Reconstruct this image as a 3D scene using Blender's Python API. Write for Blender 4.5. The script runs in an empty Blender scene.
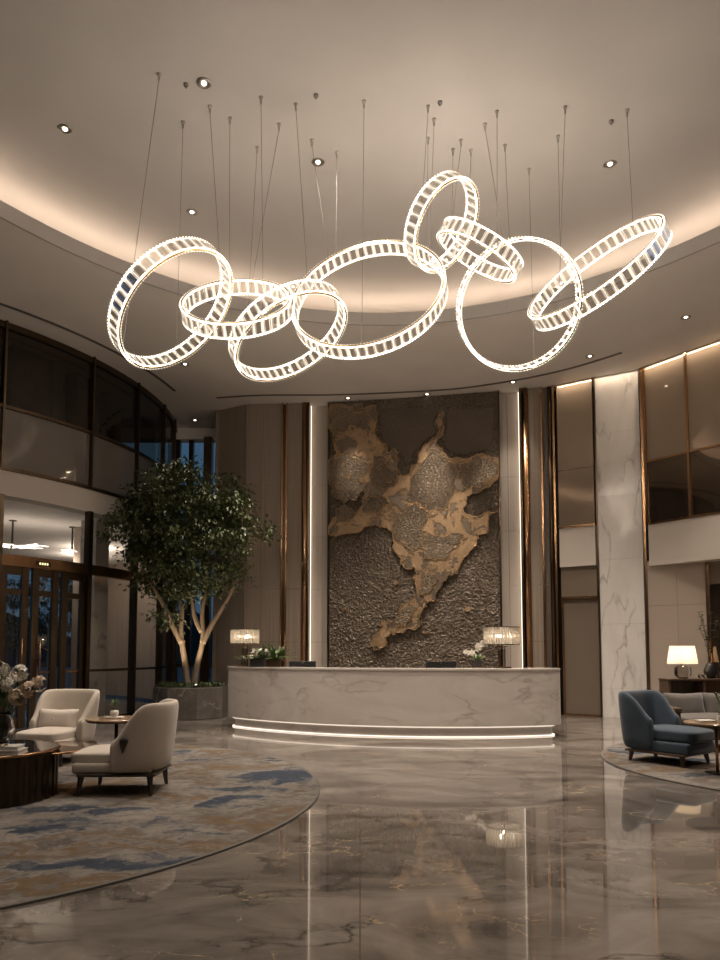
import bpy, bmesh, math, random
from mathutils import Vector, Matrix, noise
random.seed(7)
PI = math.pi
scene = bpy.context.scene
COL = scene.collection
R_ = math.radians

# ------------------------------------------------------------------ camera
F_PX, PITCH, EYE = 700.0, R_(4.0), 1.4
CP, SP = math.cos(PITCH), math.sin(PITCH)
cam_d = bpy.data.cameras.new('camera')
cam = bpy.data.objects.new('camera', cam_d)
COL.objects.link(cam)
cam.location = (0, 0, EYE)
cam.rotation_euler = (PI/2 + PITCH, 0, 0)
cam_d.sensor_fit = 'AUTO'; cam_d.sensor_width = 36.0
cam_d.lens = F_PX / 960 * 36
cam_d.shift_y = 123.0 / 960
cam_d.clip_end = 400
scene.camera = cam
scene.view_settings.view_transform = 'Standard'
scene.view_settings.look = 'None'
scene.view_settings.exposure = 0.4
scene.view_settings.gamma = 1.0
scene.view_settings.use_curve_mapping = False

def ray(x, y):
    a = (x-360)/F_PX; b = (603-y)/F_PX
    return Vector((a, CP-b*SP, SP+b*CP))
def at_y(x, y, Y):
    r = ray(x, y); t = Y/r.y
    return Vector((r.x*t, Y, EYE+r.z*t))
def at_z(x, y, z):
    r = ray(x, y); t = (z-EYE)/r.z
    return Vector((r.x*t, r.y*t, z))

# ------------------------------------------------------------------ mesh builder
class MB:
    def __init__(self): self.b = bmesh.new()
    def box(self, x0, x1, y0, y1, z0, z1, m=None):
        v = [self.b.verts.new(p) for p in ((x0,y0,z0),(x1,y0,z0),(x1,y1,z0),(x0,y1,z0),(x0,y0,z1),(x1,y0,z1),(x1,y1,z1),(x0,y1,z1))]
        if m is not None:
            for q in v: q.co = m @ q.co
        for f in ((3,2,1,0),(4,5,6,7),(0,1,5,4),(1,2,6,5),(2,3,7,6),(3,0,4,7)):
            self.b.faces.new([v[i] for i in f])
        return self
    def cbox(self, c, s, rz=0, rx=0):
        m = Matrix.Translation(c) @ Matrix.Rotation(rz, 4, 'Z') @ Matrix.Rotation(rx, 4, 'X')
        return self.box(-s[0]/2, s[0]/2, -s[1]/2, s[1]/2, -s[2]/2, s[2]/2, m)
    def rbox(self, c, s, r=.03, seg=3, rz=0, rx=0):
        t = bmesh.new()
        bmesh.ops.create_cube(t, size=1)
        for v in t.verts: v.co = Vector((v.co.x*s[0], v.co.y*s[1], v.co.z*s[2]))
        bmesh.ops.bevel(t, geom=list(t.edges), offset=r, segments=seg, profile=.5, affect='EDGES')
        m = Matrix.Translation(c) @ Matrix.Rotation(rz, 4, 'Z') @ Matrix.Rotation(rx, 4, 'X')
        return self.add(t, m)
    def add(self, t, m=None):
        mp = {}
        for v in t.verts: mp[v] = self.b.verts.new(m @ v.co if m is not None else v.co)
        for f in t.faces:
            try: self.b.faces.new([mp[v] for v in f.verts])
            except ValueError: pass
        t.free(); return self
    def prism(self, poly, z0, z1):
        n = len(poly)
        lo = [self.b.verts.new((p[0], p[1], z0)) for p in poly]
        hi = [self.b.verts.new((p[0], p[1], z1)) for p in poly]
        self.b.faces.new(lo[::-1]); self.b.faces.new(hi)
        for i in range(n):
            j = (i+1) % n
            self.b.faces.new((lo[i], lo[j], hi[j], hi[i]))
        return self
    def wall(self, p0, p1, z0, z1, th):
        d = Vector((p1[0]-p0[0], p1[1]-p0[1])).normalized(); n = Vector((-d.y, d.x))*th
        return self.prism([(p0[0],p0[1]), (p1[0],p1[1]), (p1[0]+n.x,p1[1]+n.y), (p0[0]+n.x,p0[1]+n.y)], z0, z1)
    def band(self, pts, z0, z1, th):
        # a continuous curved wall along a polyline, thickness to its left
        n = len(pts); out = []
        for i in range(n):
            a = Vector(pts[max(i-1,0)]); b = Vector(pts[min(i+1,n-1)])
            d = (b-a).normalized(); out.append((pts[i][0]-d.y*th, pts[i][1]+d.x*th))
        rows = [[self.b.verts.new((p[0],p[1],z)) for p in ps] for ps, z in ((pts,z0),(pts,z1),(out,z1),(out,z0))]
        for k in range(4):
            A, B = rows[k], rows[(k+1)%4]
            for i in range(n-1): self.b.faces.new((A[i], A[i+1], B[i+1], B[i]))
        self.b.faces.new([rows[k][0] for k in range(4)]); self.b.faces.new([rows[k][-1] for k in (3,2,1,0)])
        return self
    def lathe(self, prof, seg=24, c=(0,0,0), caps=True):
        rings = []
        for r, z in prof:
            rings.append([self.b.verts.new((c[0]+r*math.cos(2*PI*i/seg), c[1]+r*math.sin(2*PI*i/seg), c[2]+z)) for i in range(seg)])
        for a, b in zip(rings, rings[1:]):
            for i in range(seg):
                j = (i+1) % seg
                self.b.faces.new((a[i], a[j], b[j], b[i]))
        if caps:
            self.b.faces.new(rings[0][::-1]); self.b.faces.new(rings[-1])
        return self
    def cyl(self, c, r, h, seg=16, r2=None):
        return self.lathe([(r,0),(r if r2 is None else r2,h)], seg, c)
    def tube(self, pts, r, seg=6):
        pts = [Vector(p) for p in pts]; n = len(pts)
        rs = r if isinstance(r, (list,tuple)) else [r]*n
        rings = []; ref = None
        for i in range(n):
            d = (pts[min(i+1,n-1)]-pts[max(i-1,0)]).normalized()
            if ref is None: ref = Vector((0,0,1)) if abs(d.z) < .9 else Vector((1,0,0))
            u = ref - d*ref.dot(d)
            if u.length < 1e-5: u = d.orthogonal()
            u.normalize(); w = d.cross(u); ref = u
            rings.append([self.b.verts.new(pts[i]+(u*math.cos(2*PI*k/seg)+w*math.sin(2*PI*k/seg))*rs[i]) for k in range(seg)])
        for a, b in zip(rings, rings[1:]):
            for k in range(seg):
                j = (k+1) % seg
                self.b.faces.new((a[k], a[j], b[j], b[k]))
        self.b.faces.new(rings[0][::-1]); self.b.faces.new(rings[-1])
        return self
    def ball(self, c, r, sub=1, sc=(1,1,1)):
        t = bmesh.new(); bmesh.ops.create_icosphere(t, subdivisions=sub, radius=r)
        m = Matrix.Translation(c) @ Matrix.Diagonal((sc[0],sc[1],sc[2],1))
        return self.add(t, m)
    def octa(self, c, r):
        v = [self.b.verts.new((c[0]+r*a, c[1]+r*b, c[2]+r*d)) for a,b,d in ((1,0,0),(0,1,0),(-1,0,0),(0,-1,0),(0,0,1),(0,0,-1))]
        for a,b,d in ((0,1,4),(1,2,4),(2,3,4),(3,0,4),(1,0,5),(2,1,5),(3,2,5),(0,3,5)): self.b.faces.new((v[a],v[b],v[d]))
    def build(self, name, mat, parent=None, smooth=False, bevel=0, sub=0, norm=True, loc=None):
        if norm: bmesh.ops.recalc_face_normals(self.b, faces=list(self.b.faces))
        me = bpy.data.meshes.new(name); self.b.to_mesh(me); self.b.free()
        me.materials.append(mat)
        if smooth:
            for p in me.polygons: p.use_smooth = True
        o = bpy.data.objects.new(name, me); COL.objects.link(o)
        if parent is not None: o.parent = parent
        if loc is not None: o.location = loc
        if bevel:
            m = o.modifiers.new('bevel', 'BEVEL'); m.width = bevel; m.segments = 2; m.limit_method = 'ANGLE'; m.angle_limit = R_(35)
        if sub:
            m = o.modifiers.new('sub', 'SUBSURF'); m.levels = sub; m.render_levels = sub
        return o

def thing(name, label, cat, loc=(0,0,0), rz=0, group=None):
    o = bpy.data.objects.new(name, None); COL.objects.link(o)
    o.location = loc; o.rotation_euler = (0,0,rz); o.empty_display_size = .1
    return tag(o, label, cat, group)
def tag(o, label, cat, group=None):
    o['label'] = label; o['category'] = cat
    if group: o['group'] = group
    return o
def struct(o, label=None):
    o['kind'] = 'structure'
    if label: o['label'] = label
    return o
def sempty(name):
    o = bpy.data.objects.new(name, None); COL.objects.link(o); o['kind'] = 'structure'; return o

# ------------------------------------------------------------------ materials
def base(name):
    m = bpy.data.materials.new(name); m.use_nodes = True
    nt = m.node_tree; b = nt.nodes['Principled BSDF']
    return m, nt, b
def P(name, col, rough=.5, metal=0., spec=.5, trans=0., ior=1.5, coat=0., sheen=0.):
    m, nt, b = base(name)
    b.inputs['Base Color'].default_value = (*col, 1); b.inputs['Roughness'].default_value = rough
    b.inputs['Metallic'].default_value = metal; b.inputs['Specular IOR Level'].default_value = spec
    b.inputs['Transmission Weight'].default_value = trans; b.inputs['IOR'].default_value = ior
    b.inputs['Coat Weight'].default_value = coat; b.inputs['Sheen Weight'].default_value = sheen
    return m
def E_(name, col, s, sample=True):
    m = bpy.data.materials.new(name); m.use_nodes = True; nt = m.node_tree; nt.nodes.clear()
    e = nt.nodes.new('ShaderNodeEmission'); o = nt.nodes.new('ShaderNodeOutputMaterial')
    e.inputs[0].default_value = (*col, 1); e.inputs[1].default_value = s
    nt.links.new(e.outputs[0], o.inputs[0])
    if not sample: m.cycles.emission_sampling = 'NONE'
    return m
def N(nt, t, **kw):
    n = nt.nodes.new(t)
    for k, v in kw.items():
        if k in n.inputs: n.inputs[k].default_value = v
        else: setattr(n, k, v)
    return n
def ramp(nt, fac, stops, interp='LINEAR'):
    r = nt.nodes.new('ShaderNodeValToRGB'); r.color_ramp.interpolation = interp
    e = r.color_ramp.elements
    while len(e) < len(stops): e.new(.5)
    for el, (p, c) in zip(e, stops): el.position = p; el.color = (*c, 1) if len(c) == 3 else c
    nt.links.new(fac, r.inputs[0]); return r
def coords(nt, scale=(1,1,1), rot=(0,0,0), src='Object'):
    tc = nt.nodes.new('ShaderNodeTexCoord'); mp = nt.nodes.new('ShaderNodeMapping')
    mp.inputs['Scale'].default_value = scale; mp.inputs['Rotation'].default_value = rot
    nt.links.new(tc.outputs[src], mp.inputs[0]); return mp.outputs[0]
def mix(nt, fac, a, b, mode='MIX'):
    m = nt.nodes.new('ShaderNodeMix'); m.data_type = 'RGBA'; m.blend_type = mode
    for s, v in ((m.inputs[0], fac), (m.inputs[6], a), (m.inputs[7], b)):
        if hasattr(v, 'links') : nt.links.new(v, s)
        elif isinstance(v, (int,float)): s.default_value = v
        else: s.default_value = (*v, 1)
    return m.outputs[2]
def bump(nt, b, h, strength=.3, dist=.01):
    n = N(nt, 'ShaderNodeBump', Strength=strength, Distance=dist)
    nt.links.new(h, n.inputs['Height']); nt.links.new(n.outputs[0], b.inputs['Normal']); return n

def marble(name, c0, c1, vein, rough, vs=1.0, gold=None, rot=(0,0,0), stretch=(1,1,1), tile=None, amount=1.0, warp=.75, lo=.34, hi=.66):
    m, nt, b = base(name); L = nt.links
    v = coords(nt, stretch, rot)
    n1 = N(nt, 'ShaderNodeTexNoise', Scale=.55*vs, Detail=8.0, Roughness=.62, Distortion=1.4); L.new(v, n1.inputs['Vector'])
    cl = ramp(nt, n1.outputs[0], [(lo,c0),(hi,c1)])
    # veins: |noise-.5| thin lines on a warped field
    w = N(nt, 'ShaderNodeTexNoise', Scale=.9*vs, Detail=5.0, Roughness=.6); L.new(v, w.inputs['Vector'])
    ad = nt.nodes.new('ShaderNodeVectorMath'); ad.operation = 'MULTIPLY_ADD'
    L.new(w.outputs['Color'], ad.inputs[0]); ad.inputs[1].default_value = (warp/vs,)*3; L.new(v, ad.inputs[2])
    vo = N(nt, 'ShaderNodeTexNoise', Scale=.8*vs, Detail=3.0, Roughness=.5); L.new(ad.outputs[0], vo.inputs['Vector'])
    a = nt.nodes.new('ShaderNodeMath'); a.operation = 'SUBTRACT'; L.new(vo.outputs[0], a.inputs[0]); a.inputs[1].default_value = .5
    ab = nt.nodes.new('ShaderNodeMath'); ab.operation = 'ABSOLUTE'; L.new(a.outputs[0], ab.inputs[0])
    vr = ramp(nt, ab.outputs[0], [(0,(1,1,1)),(.008,(.5,.5,.5)),(.03,(0,0,0))])
    br = N(nt, 'ShaderNodeTexNoise', Scale=1.3*vs, Detail=2.0); L.new(v, br.inputs['Vector'])
    bm = ramp(nt, br.outputs[0], [(.42,(0,0,0)),(.62,(amount,amount,amount))])
    f = nt.nodes.new('ShaderNodeMath'); f.operation = 'MULTIPLY'; L.new(vr.outputs[0], f.inputs[0]); L.new(bm.outputs[0], f.inputs[1])
    col = mix(nt, f.outputs[0], cl.outputs[0], vein)
    if gold:
        g = N(nt, 'ShaderNodeTexVoronoi', Scale=1.5*vs); g.feature = 'DISTANCE_TO_EDGE'; L.new(ad.outputs[0], g.inputs['Vector'])
        gr = ramp(nt, g.outputs[0], [(0,(1,1,1)),(.012,(0,0,0))])
        gn = N(nt, 'ShaderNodeTexNoise', Scale=.9*vs, Detail=4.0); L.new(v, gn.inputs['Vector'])
        gm = ramp(nt, gn.outputs[0], [(.52,(0,0,0)),(.64,(.8,.8,.8))])
        f2 = nt.nodes.new('ShaderNodeMath'); f2.operation = 'MULTIPLY'; L.new(gr.outputs[0], f2.inputs[0]); L.new(gm.outputs[0], f2.inputs[1])
        col = mix(nt, f2.outputs[0], col, gold)
    if tile:
        bt = N(nt, 'ShaderNodeTexBrick', Scale=1.0); bt.offset = 0.0
        bt.inputs['Color1'].default_value = (0,0,0,1); bt.inputs['Color2'].default_value = (0,0,0,1); bt.inputs['Mortar'].default_value = (1,1,1,1)
        bt.inputs['Mortar Size'].default_value = .003; bt.inputs['Brick Width'].default_value = tile; bt.inputs['Row Height'].default_value = tile
        L.new(coords(nt), bt.inputs['Vector'])
        col = mix(nt, bt.outputs['Color'], col, tuple(x*.9 for x in c0))
    L.new(col, b.inputs['Base Color'])
    b.inputs['Roughness'].default_value = rough
    return m

def veneer(name, c0, c1, rough=.5, sx=26.):
    m, nt, b = base(name); L = nt.links
    v = coords(nt, (sx, sx, .35))
    n = N(nt, 'ShaderNodeTexNoise', Scale=1.0, Detail=6.0, Roughness=.65); L.new(v, n.inputs['Vector'])
    r = ramp(nt, n.outputs[0], [(.3,c0),(.7,c1)]); L.new(r.outputs[0], b.inputs['Base Color'])
    b.inputs['Roughness'].default_value = rough
    bump(nt, b, n.outputs[0], .12, .004)
    return m
def brushed(name, col, rough=.28, sx=60., metal=1.0):
    m, nt, b = base(name); L = nt.links
    n = N(nt, 'ShaderNodeTexNoise', Scale=1.0, Detail=3.0); L.new(coords(nt, (sx, sx, .4)), n.inputs['Vector'])
    r = ramp(nt, n.outputs[0], [(.25,tuple(c*.75 for c in col)),(.75,col)]); L.new(r.outputs[0], b.inputs['Base Color'])
    b.inputs['Roughness'].default_value = rough; b.inputs['Metallic'].default_value = metal
    return m
def fabric(name, c0, c1, scale=180., rough=.9):
    m, nt, b = base(name); L = nt.links
    n = N(nt, 'ShaderNodeTexNoise', Scale=scale, Detail=2.0); L.new(coords(nt), n.inputs['Vector'])
    n2 = N(nt, 'ShaderNodeTexNoise', Scale=4.0, Detail=4.0); L.new(coords(nt), n2.inputs['Vector'])
    mx = mix(nt, .5, n.outputs[0], n2.outputs[0])
    r = ramp(nt, mx, [(.35,c0),(.65,c1)]); L.new(r.outputs[0], b.inputs['Base Color'])
    b.inputs['Roughness'].default_value = rough; b.inputs['Sheen Weight'].default_value = .25
    bump(nt, b, n.outputs[0], .15, .002)
    return m
def pane_mat(name, tint, refl=1.45, body=None, bodyw=0., rough=0.0):
    m = bpy.data.materials.new(name); m.use_nodes = True; nt = m.node_tree; nt.nodes.clear(); L = nt.links
    t = N(nt, 'ShaderNodeBsdfTransparent'); t.inputs[0].default_value = (*tint, 1)
    g = N(nt, 'ShaderNodeBsdfGlossy'); g.inputs['Roughness'].default_value = rough; g.inputs['Color'].default_value = (.95,.93,.9,1)
    fr = N(nt, 'ShaderNodeFresnel'); fr.inputs['IOR'].default_value = refl
    ge = N(nt, 'ShaderNodeNewGeometry'); mi = N(nt, 'ShaderNodeMapRange')     # same reflectance on both faces of the pane
    mi.inputs['To Min'].default_value = refl; mi.inputs['To Max'].default_value = 1/refl
    L.new(ge.outputs['Backfacing'], mi.inputs['Value']); L.new(mi.outputs[0], fr.inputs['IOR'])
    src = t.outputs[0]
    if body:
        d = N(nt, 'ShaderNodeBsdfDiffuse'); d.inputs[0].default_value = (*body, 1)
        mm = N(nt, 'ShaderNodeMixShader'); mm.inputs[0].default_value = bodyw
        L.new(t.outputs[0], mm.inputs[1]); L.new(d.outputs[0], mm.inputs[2]); src = mm.outputs[0]
    mx = N(nt, 'ShaderNodeMixShader'); o = N(nt, 'ShaderNodeOutputMaterial')
    L.new(fr.outputs[0], mx.inputs[0]); L.new(src, mx.inputs[1]); L.new(g.outputs[0], mx.inputs[2]); L.new(mx.outputs[0], o.inputs[0])
    return m

WARM = (1.0, .81, .64); WARM2 = (1.0, .865, .735)
M = {}
def plaster(name, col):
    m, nt, b = base(name); L = nt.links
    n = N(nt, 'ShaderNodeTexNoise', Scale=1.2, Detail=5.0); L.new(coords(nt), n.inputs['Vector'])
    r = ramp(nt, n.outputs[0], [(.3,tuple(c*.94 for c in col)),(.7,col)]); L.new(r.outputs[0], b.inputs['Base Color'])
    b.inputs['Roughness'].default_value = .85; b.inputs['Specular IOR Level'].default_value = .2
    return m
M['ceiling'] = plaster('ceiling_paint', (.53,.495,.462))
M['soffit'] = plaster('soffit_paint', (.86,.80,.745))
M['wallpaint'] = plaster('wall_paint', (.42,.35,.29))
M['bulkhead'] = plaster('bulkhead_paint', (.60,.54,.48))
M['floor'] = marble('floor_marble', (.070,.059,.050), (.225,.196,.170), (.045,.038,.032), .035, 1.2, gold=(.60,.44,.26), rot=(0,0,.45), stretch=(1,1.7,1), tile=3.2, amount=1.0, warp=1.5, lo=.34, hi=.64)
M['floor'].node_tree.nodes['Principled BSDF'].inputs['IOR'].default_value = 1.85
M['desk'] = marble('desk_marble', (.56,.51,.465), (.68,.63,.58), (.33,.29,.255), .12, 1.9, rot=(.2,.6,.3), stretch=(.45,1,1.3), amount=.7)
M['column'] = marble('column_marble', (.68,.64,.60), (.78,.74,.70), (.34,.31,.28), .09, 2.0, rot=(.15,.35,0), stretch=(1.3,1,.38), amount=.85)
M['door_brown'] = plaster('brown_door_laminate', (.17,.132,.10))
M['planter'] = marble('planter_marble', (.075,.066,.057), (.14,.122,.108), (.30,.27,.24), .15, 2.2)
M['pillar'] = marble('pillar_marble', (.55,.52,.49), (.68,.64,.60), (.3,.27,.25), .2, 1.2)
M['veneer'] = veneer('grey_brown_veneer', (.205,.158,.120), (.30,.24,.185), .48)
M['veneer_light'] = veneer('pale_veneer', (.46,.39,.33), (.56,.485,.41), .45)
M['veneer_dark'] = veneer('dark_veneer', (.085,.062,.045), (.14,.105,.078), .4)
M['bronze'] = brushed('bronze_metal', (.50,.29,.155), .24)
M['bronze_dark'] = brushed('dark_bronze_metal', (.125,.088,.058), .3)
M['drum'] = brushed('dark_fluted_bronze', (.075,.056,.040), .28)
M['crystal_dusk_tint'] = P('dusk_tinted_crystal', (.42,.58,1.0), .02, 0, .6, 1.0, 1.55)  # blue refraction of the dusk put into the glass colour
M['gold'] = P('gold_metal', (.46,.33,.18), .25, 1.0)
M['black'] = P('black_gap', (.012,.011,.010), .6)
M['dark'] = P('dark_interior', (.035,.030,.026), .6)
M['slot'] = P('slot_grey', (.13,.115,.10), .6)
M['mirror'] = P('bronze_mirror', (.34,.27,.205), .06, .45)
M['mirror_dark'] = P('dark_bronze_mirror', (.15,.115,.085), .03, .8)
M['glass'] = pane_mat('clear_pane', (.93,.93,.92), 1.45)
M['glass_dark'] = pane_mat('tinted_pane', (.55,.52,.49), 1.5)
M['glass_frost'] = pane_mat('grey_spandrel_pane', (.35,.33,.31), 1.5, (.30,.265,.235), .55)
M['glass_grey'] = P('smoked_glass', (.60,.56,.52), .02, 0, .5, 1.0, 1.45)
M['glass_clear'] = P('clear_glass', (.97,.97,.97), .0, 0, .5, 1.0, 1.45)
M['amber_glass'] = pane_mat('amber_table_glass', (.55,.42,.28), 1.7)
M['black_glass'] = P('black_table_glass', (.015,.014,.013), .04)
M['crystal'] = P('crystal_glass', (1,.985,.96), .02, 0, .6, 1.0, 1.55)
M['facet'] = None
M['led_ring'] = E_('ring_led', (1.0,.84,.66), 20.)
M['bead'] = E_('lit_crystal_beads', (1.0,.86,.68), 2.2, False)
M['edge_glow'] = E_('crystal_edge_glow', (1.0,.85,.70), 1.3, False)
M['led_cove'] = E_('cove_led', WARM, 11.)
M['led_desk'] = E_('desk_led', (1.0,.84,.68), 1.3)
M['led_desk_dim'] = E_('desk_led_upper', (1.0,.84,.68), .75)
M['led_wall'] = E_('wall_led', (1.0,.82,.64), 1.7)
M['led_top'] = E_('wall_wash_led', (1.0,.79,.59), 6.)
M['lens'] = E_('downlight_lens', (1.0,.86,.70), 7., False)
M['bulb'] = E_('lamp_bulb', (1.0,.83,.63), 100., True)
M['cream'] = fabric('cream_upholstery', (.44,.38,.315), (.52,.455,.385))
M['cream_cushion'] = fabric('cream_cushion_fabric', (.50,.44,.37), (.58,.51,.44))
M['blue'] = fabric('slate_blue_velvet', (.022,.038,.056), (.036,.058,.084))
M['grey'] = fabric('grey_sofa_fabric', (.085,.075,.066), (.118,.104,.092))
M['legwood'] = veneer('dark_leg_wood', (.022,.015,.011), (.04,.028,.02), .35)
M['walnut'] = veneer('walnut_wood', (.07,.042,.026), (.12,.075,.047), .35)
M['tabletop'] = veneer('bronze_brown_tabletop', (.17,.11,.065), (.26,.17,.105), .18)
M['ceramic'] = P('white_ceramic', (.70,.66,.60), .35)
M['book'] = P('white_book_cover', (.66,.63,.58), .5)
M['charcoal'] = P('charcoal_plastic', (.018,.017,.017), .35)
M['screen'] = P('monitor_back', (.02,.02,.021), .25)
M['leaf'] = None
def leafmat(name, c0, c1):
    m, nt, b = base(name); L = nt.links
    n = N(nt, 'ShaderNodeTexNoise', Scale=3.5, Detail=3.0); L.new(coords(nt), n.inputs['Vector'])
    r = ramp(nt, n.outputs[0], [(.3,c0),(.7,c1)]); L.new(r.outputs[0], b.inputs['Base Color'])
    b.inputs['Roughness'].default_value = .52
    return m
M['leaf'] = leafmat('tree_leaf', (.030,.042,.012), (.080,.100,.030))
M['leaf_light'] = leafmat('plant_leaf', (.06,.10,.03), (.13,.19,.06))
M['moss'] = leafmat('moss_groundcover', (.03,.05,.012), (.07,.10,.03))
M['petal'] = P('white_petal', (.62,.58,.50), .6)
M['petal_warm'] = P('blush_petal', (.58,.45,.32), .6)
M['stem'] = P('green_stem', (.07,.10,.035), .5)
M['bark'] = veneer('pale_bark', (.20,.145,.10), (.34,.26,.19), .8, 14.)
M['soil'] = P('dark_soil', (.02,.016,.012), .9)
M['wire'] = P('steel_wire', (.22,.20,.18), .5, .6)
M['nickel'] = P('nickel_metal', (.45,.42,.38), .3, 1.0)
M['outdoor'] = P('outdoor_paving', (.10,.10,.10), .7)
M['night_hill'] = P('night_hill', (.02,.028,.035), .9)

# art relief materials
def crackle(name, c0, c1, edge, rough, metal, scale, bs=.6):
    m, nt, b = base(name); L = nt.links
    v = coords(nt)
    w = N(nt, 'ShaderNodeTexNoise', Scale=scale*.35, Detail=4.0); L.new(v, w.inputs['Vector'])
    ad = nt.nodes.new('ShaderNodeVectorMath'); ad.operation = 'MULTIPLY_ADD'
    L.new(w.outputs['Color'], ad.inputs[0]); ad.inputs[1].default_value = (2.2/scale,)*3; L.new(v, ad.inputs[2])
    vo = N(nt, 'ShaderNodeTexVoronoi', Scale=scale); vo.feature = 'DISTANCE_TO_EDGE'; L.new(ad.outputs[0], vo.inputs['Vector'])
    hr = ramp(nt, vo.outputs[0], [(0,(1,1,1)),(.10,(.35,.35,.35)),(.3,(0,0,0))])
    nz = N(nt, 'ShaderNodeTexNoise', Scale=2.2, Detail=6.0, Roughness=.65); L.new(v, nz.inputs['Vector'])
    c = ramp(nt, nz.outputs[0], [(.32,c0),(.68,c1)])
    e = mix(nt, hr.outputs[0], c.outputs[0], edge)
    L.new(e, b.inputs['Base Color']); b.inputs['Roughness'].default_value = rough; b.inputs['Metallic'].default_value = metal
    n2 = N(nt, 'ShaderNodeTexNoise', Scale=scale*2.5, Detail=4.0); L.new(v, n2.inputs['Vector'])
    h = mix(nt, .3, hr.outputs[0], n2.outputs[0])
    bump(nt, b, h, bs, .03)
    return m
M['relief'] = crackle('taupe_relief_plaster', (.105,.084,.064), (.165,.132,.102), (.24,.187,.135), .36, .4, 13., 1.0)
M['relief_dark'] = crackle('dark_relief_plaster', (.075,.056,.040), (.11,.083,.060), (.12,.090,.064), .5, .3, 16., .3)
def sheetmat():
    m, nt, b = base('bronze_leaf_sheet'); L = nt.links; v = coords(nt)
    w = N(nt, 'ShaderNodeTexNoise', Scale=3.0, Detail=6.0, Roughness=.7); L.new(v, w.inputs['Vector'])
    ad = nt.nodes.new('ShaderNodeVectorMath'); ad.operation = 'MULTIPLY_ADD'
    L.new(w.outputs['Color'], ad.inputs[0]); ad.inputs[1].default_value = (.55,)*3; L.new(v, ad.inputs[2])
    n1 = N(nt, 'ShaderNodeTexNoise', Scale=2.6, Detail=5.0, Roughness=.6); L.new(ad.outputs[0], n1.inputs['Vector'])
    c = ramp(nt, n1.outputs[0], [(.30,(.15,.115,.083)),(.455,(.19,.145,.105)),(.485,(.58,.40,.23)),(.51,(.31,.205,.115)),(.60,(.40,.27,.155)),(.64,(.55,.38,.22)),(.67,(.20,.15,.105))])
    L.new(c.outputs[0], b.inputs['Base Color']); b.inputs['Roughness'].default_value = .36; b.inputs['Metallic'].default_value = .6
    h1 = ramp(nt, n1.outputs[0], [(.44,(0,0,0)),(.49,(1,1,1)),(.62,(.8,.8,.8)),(.67,(.2,.2,.2))])
    n2 = N(nt, 'ShaderNodeTexNoise', Scale=24.0, Detail=5.0, Roughness=.65); L.new(v, n2.inputs['Vector'])
    h = mix(nt, .35, h1.outputs[0], n2.outputs[0]); bump(nt, b, h, .8, .03); return m
M['sheet'] = sheetmat()
M['plate'] = crackle('cracked_stone_plate', (.15,.118,.088), (.23,.18,.135), (.34,.26,.17), .36, .4, 15., 1.2)
M['edge'] = P('gold_edge', (.55,.36,.19), .28, .9)

# rug
def rugmat():
    m, nt, b = base('abstract_rug'); L = nt.links
    v = coords(nt, (1,1,1))
    w = N(nt, 'ShaderNodeTexNoise', Scale=.9, Detail=6.0, Roughness=.65); L.new(v, w.inputs['Vector'])
    ad = nt.nodes.new('ShaderNodeVectorMath'); ad.operation = 'MULTIPLY_ADD'
    L.new(w.outputs['Color'], ad.inputs[0]); ad.inputs[1].default_value = (2.0,1.5,0); L.new(v, ad.inputs[2])
    mp = nt.nodes.new('ShaderNodeMapping'); mp.inputs['Scale'].default_value = (.75,1.45,1); mp.inputs['Rotation'].default_value = (0,0,.35); L.new(ad.outputs[0], mp.inputs[0])
    n1 = N(nt, 'ShaderNodeTexNoise', Scale=1.0, Detail=7.0, Roughness=.6); L.new(mp.outputs[0], n1.inputs['Vector'])
    c1 = ramp(nt, n1.outputs[0], [(0,(.022,.028,.040)),(.40,(.040,.048,.064)),(.44,(.11,.105,.103)),(.475,(.19,.168,.147)),(.54,(.12,.103,.088)),(.58,(.125,.08,.043)),(.615,(.165,.143,.122)),(.68,(.08,.07,.064)),(1,(.12,.11,.10))])
    n2 = N(nt, 'ShaderNodeTexNoise', Scale=60.0, Detail=2.0); L.new(v, n2.inputs['Vector'])
    n3 = N(nt, 'ShaderNodeTexNoise', Scale=7.0, Detail=6.0, Roughness=.7); L.new(v, n3.inputs['Vector'])
    r3 = ramp(nt, n3.outputs[0], [(.35,(.62,.62,.62)),(.6,(1,1,1))])
    c = mix(nt, .7, c1.outputs[0], r3.outputs[0], 'MULTIPLY')
    L.new(c, b.inputs['Base Color']); b.inputs['Roughness'].default_value = .95; b.inputs['Specular IOR Level'].default_value = .1
    bump(nt, b, n2.outputs[0], .4, .004)
    return m
M['rug'] = rugmat()
M['rug_edge'] = P('rug_binding', (.10,.09,.078), .9)
# translucent lamp shades
def shade_mat(name, col, e):
    m = bpy.data.materials.new(name); m.use_nodes = True; nt = m.node_tree; nt.nodes.clear(); L = nt.links
    t = N(nt, 'ShaderNodeBsdfTranslucent'); t.inputs[0].default_value = (*col,1)
    d = N(nt, 'ShaderNodeBsdfDiffuse'); d.inputs[0].default_value = (*col,1)
    mx = N(nt, 'ShaderNodeMixShader'); mx.inputs[0].default_value = .4
    o = N(nt, 'ShaderNodeOutputMaterial')
    L.new(t.outputs[0], mx.inputs[1]); L.new(d.outputs[0], mx.inputs[2]); L.new(mx.outputs[0], o.inputs[0])
    return m
M['shade'] = shade_mat('cream_lamp_shade', (.86,.76,.62), 0)
m, nt, b = base('frosted_crystal_facet')
b.inputs['Base Color'].default_value = (.95,.93,.90,1); b.inputs['Roughness'].default_value = .12
tr = N(nt, 'ShaderNodeBsdfTranslucent'); tr.inputs[0].default_value = (.95,.92,.88,1)
ms = N(nt, 'ShaderNodeMixShader'); ms.inputs[0].default_value = .55
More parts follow.
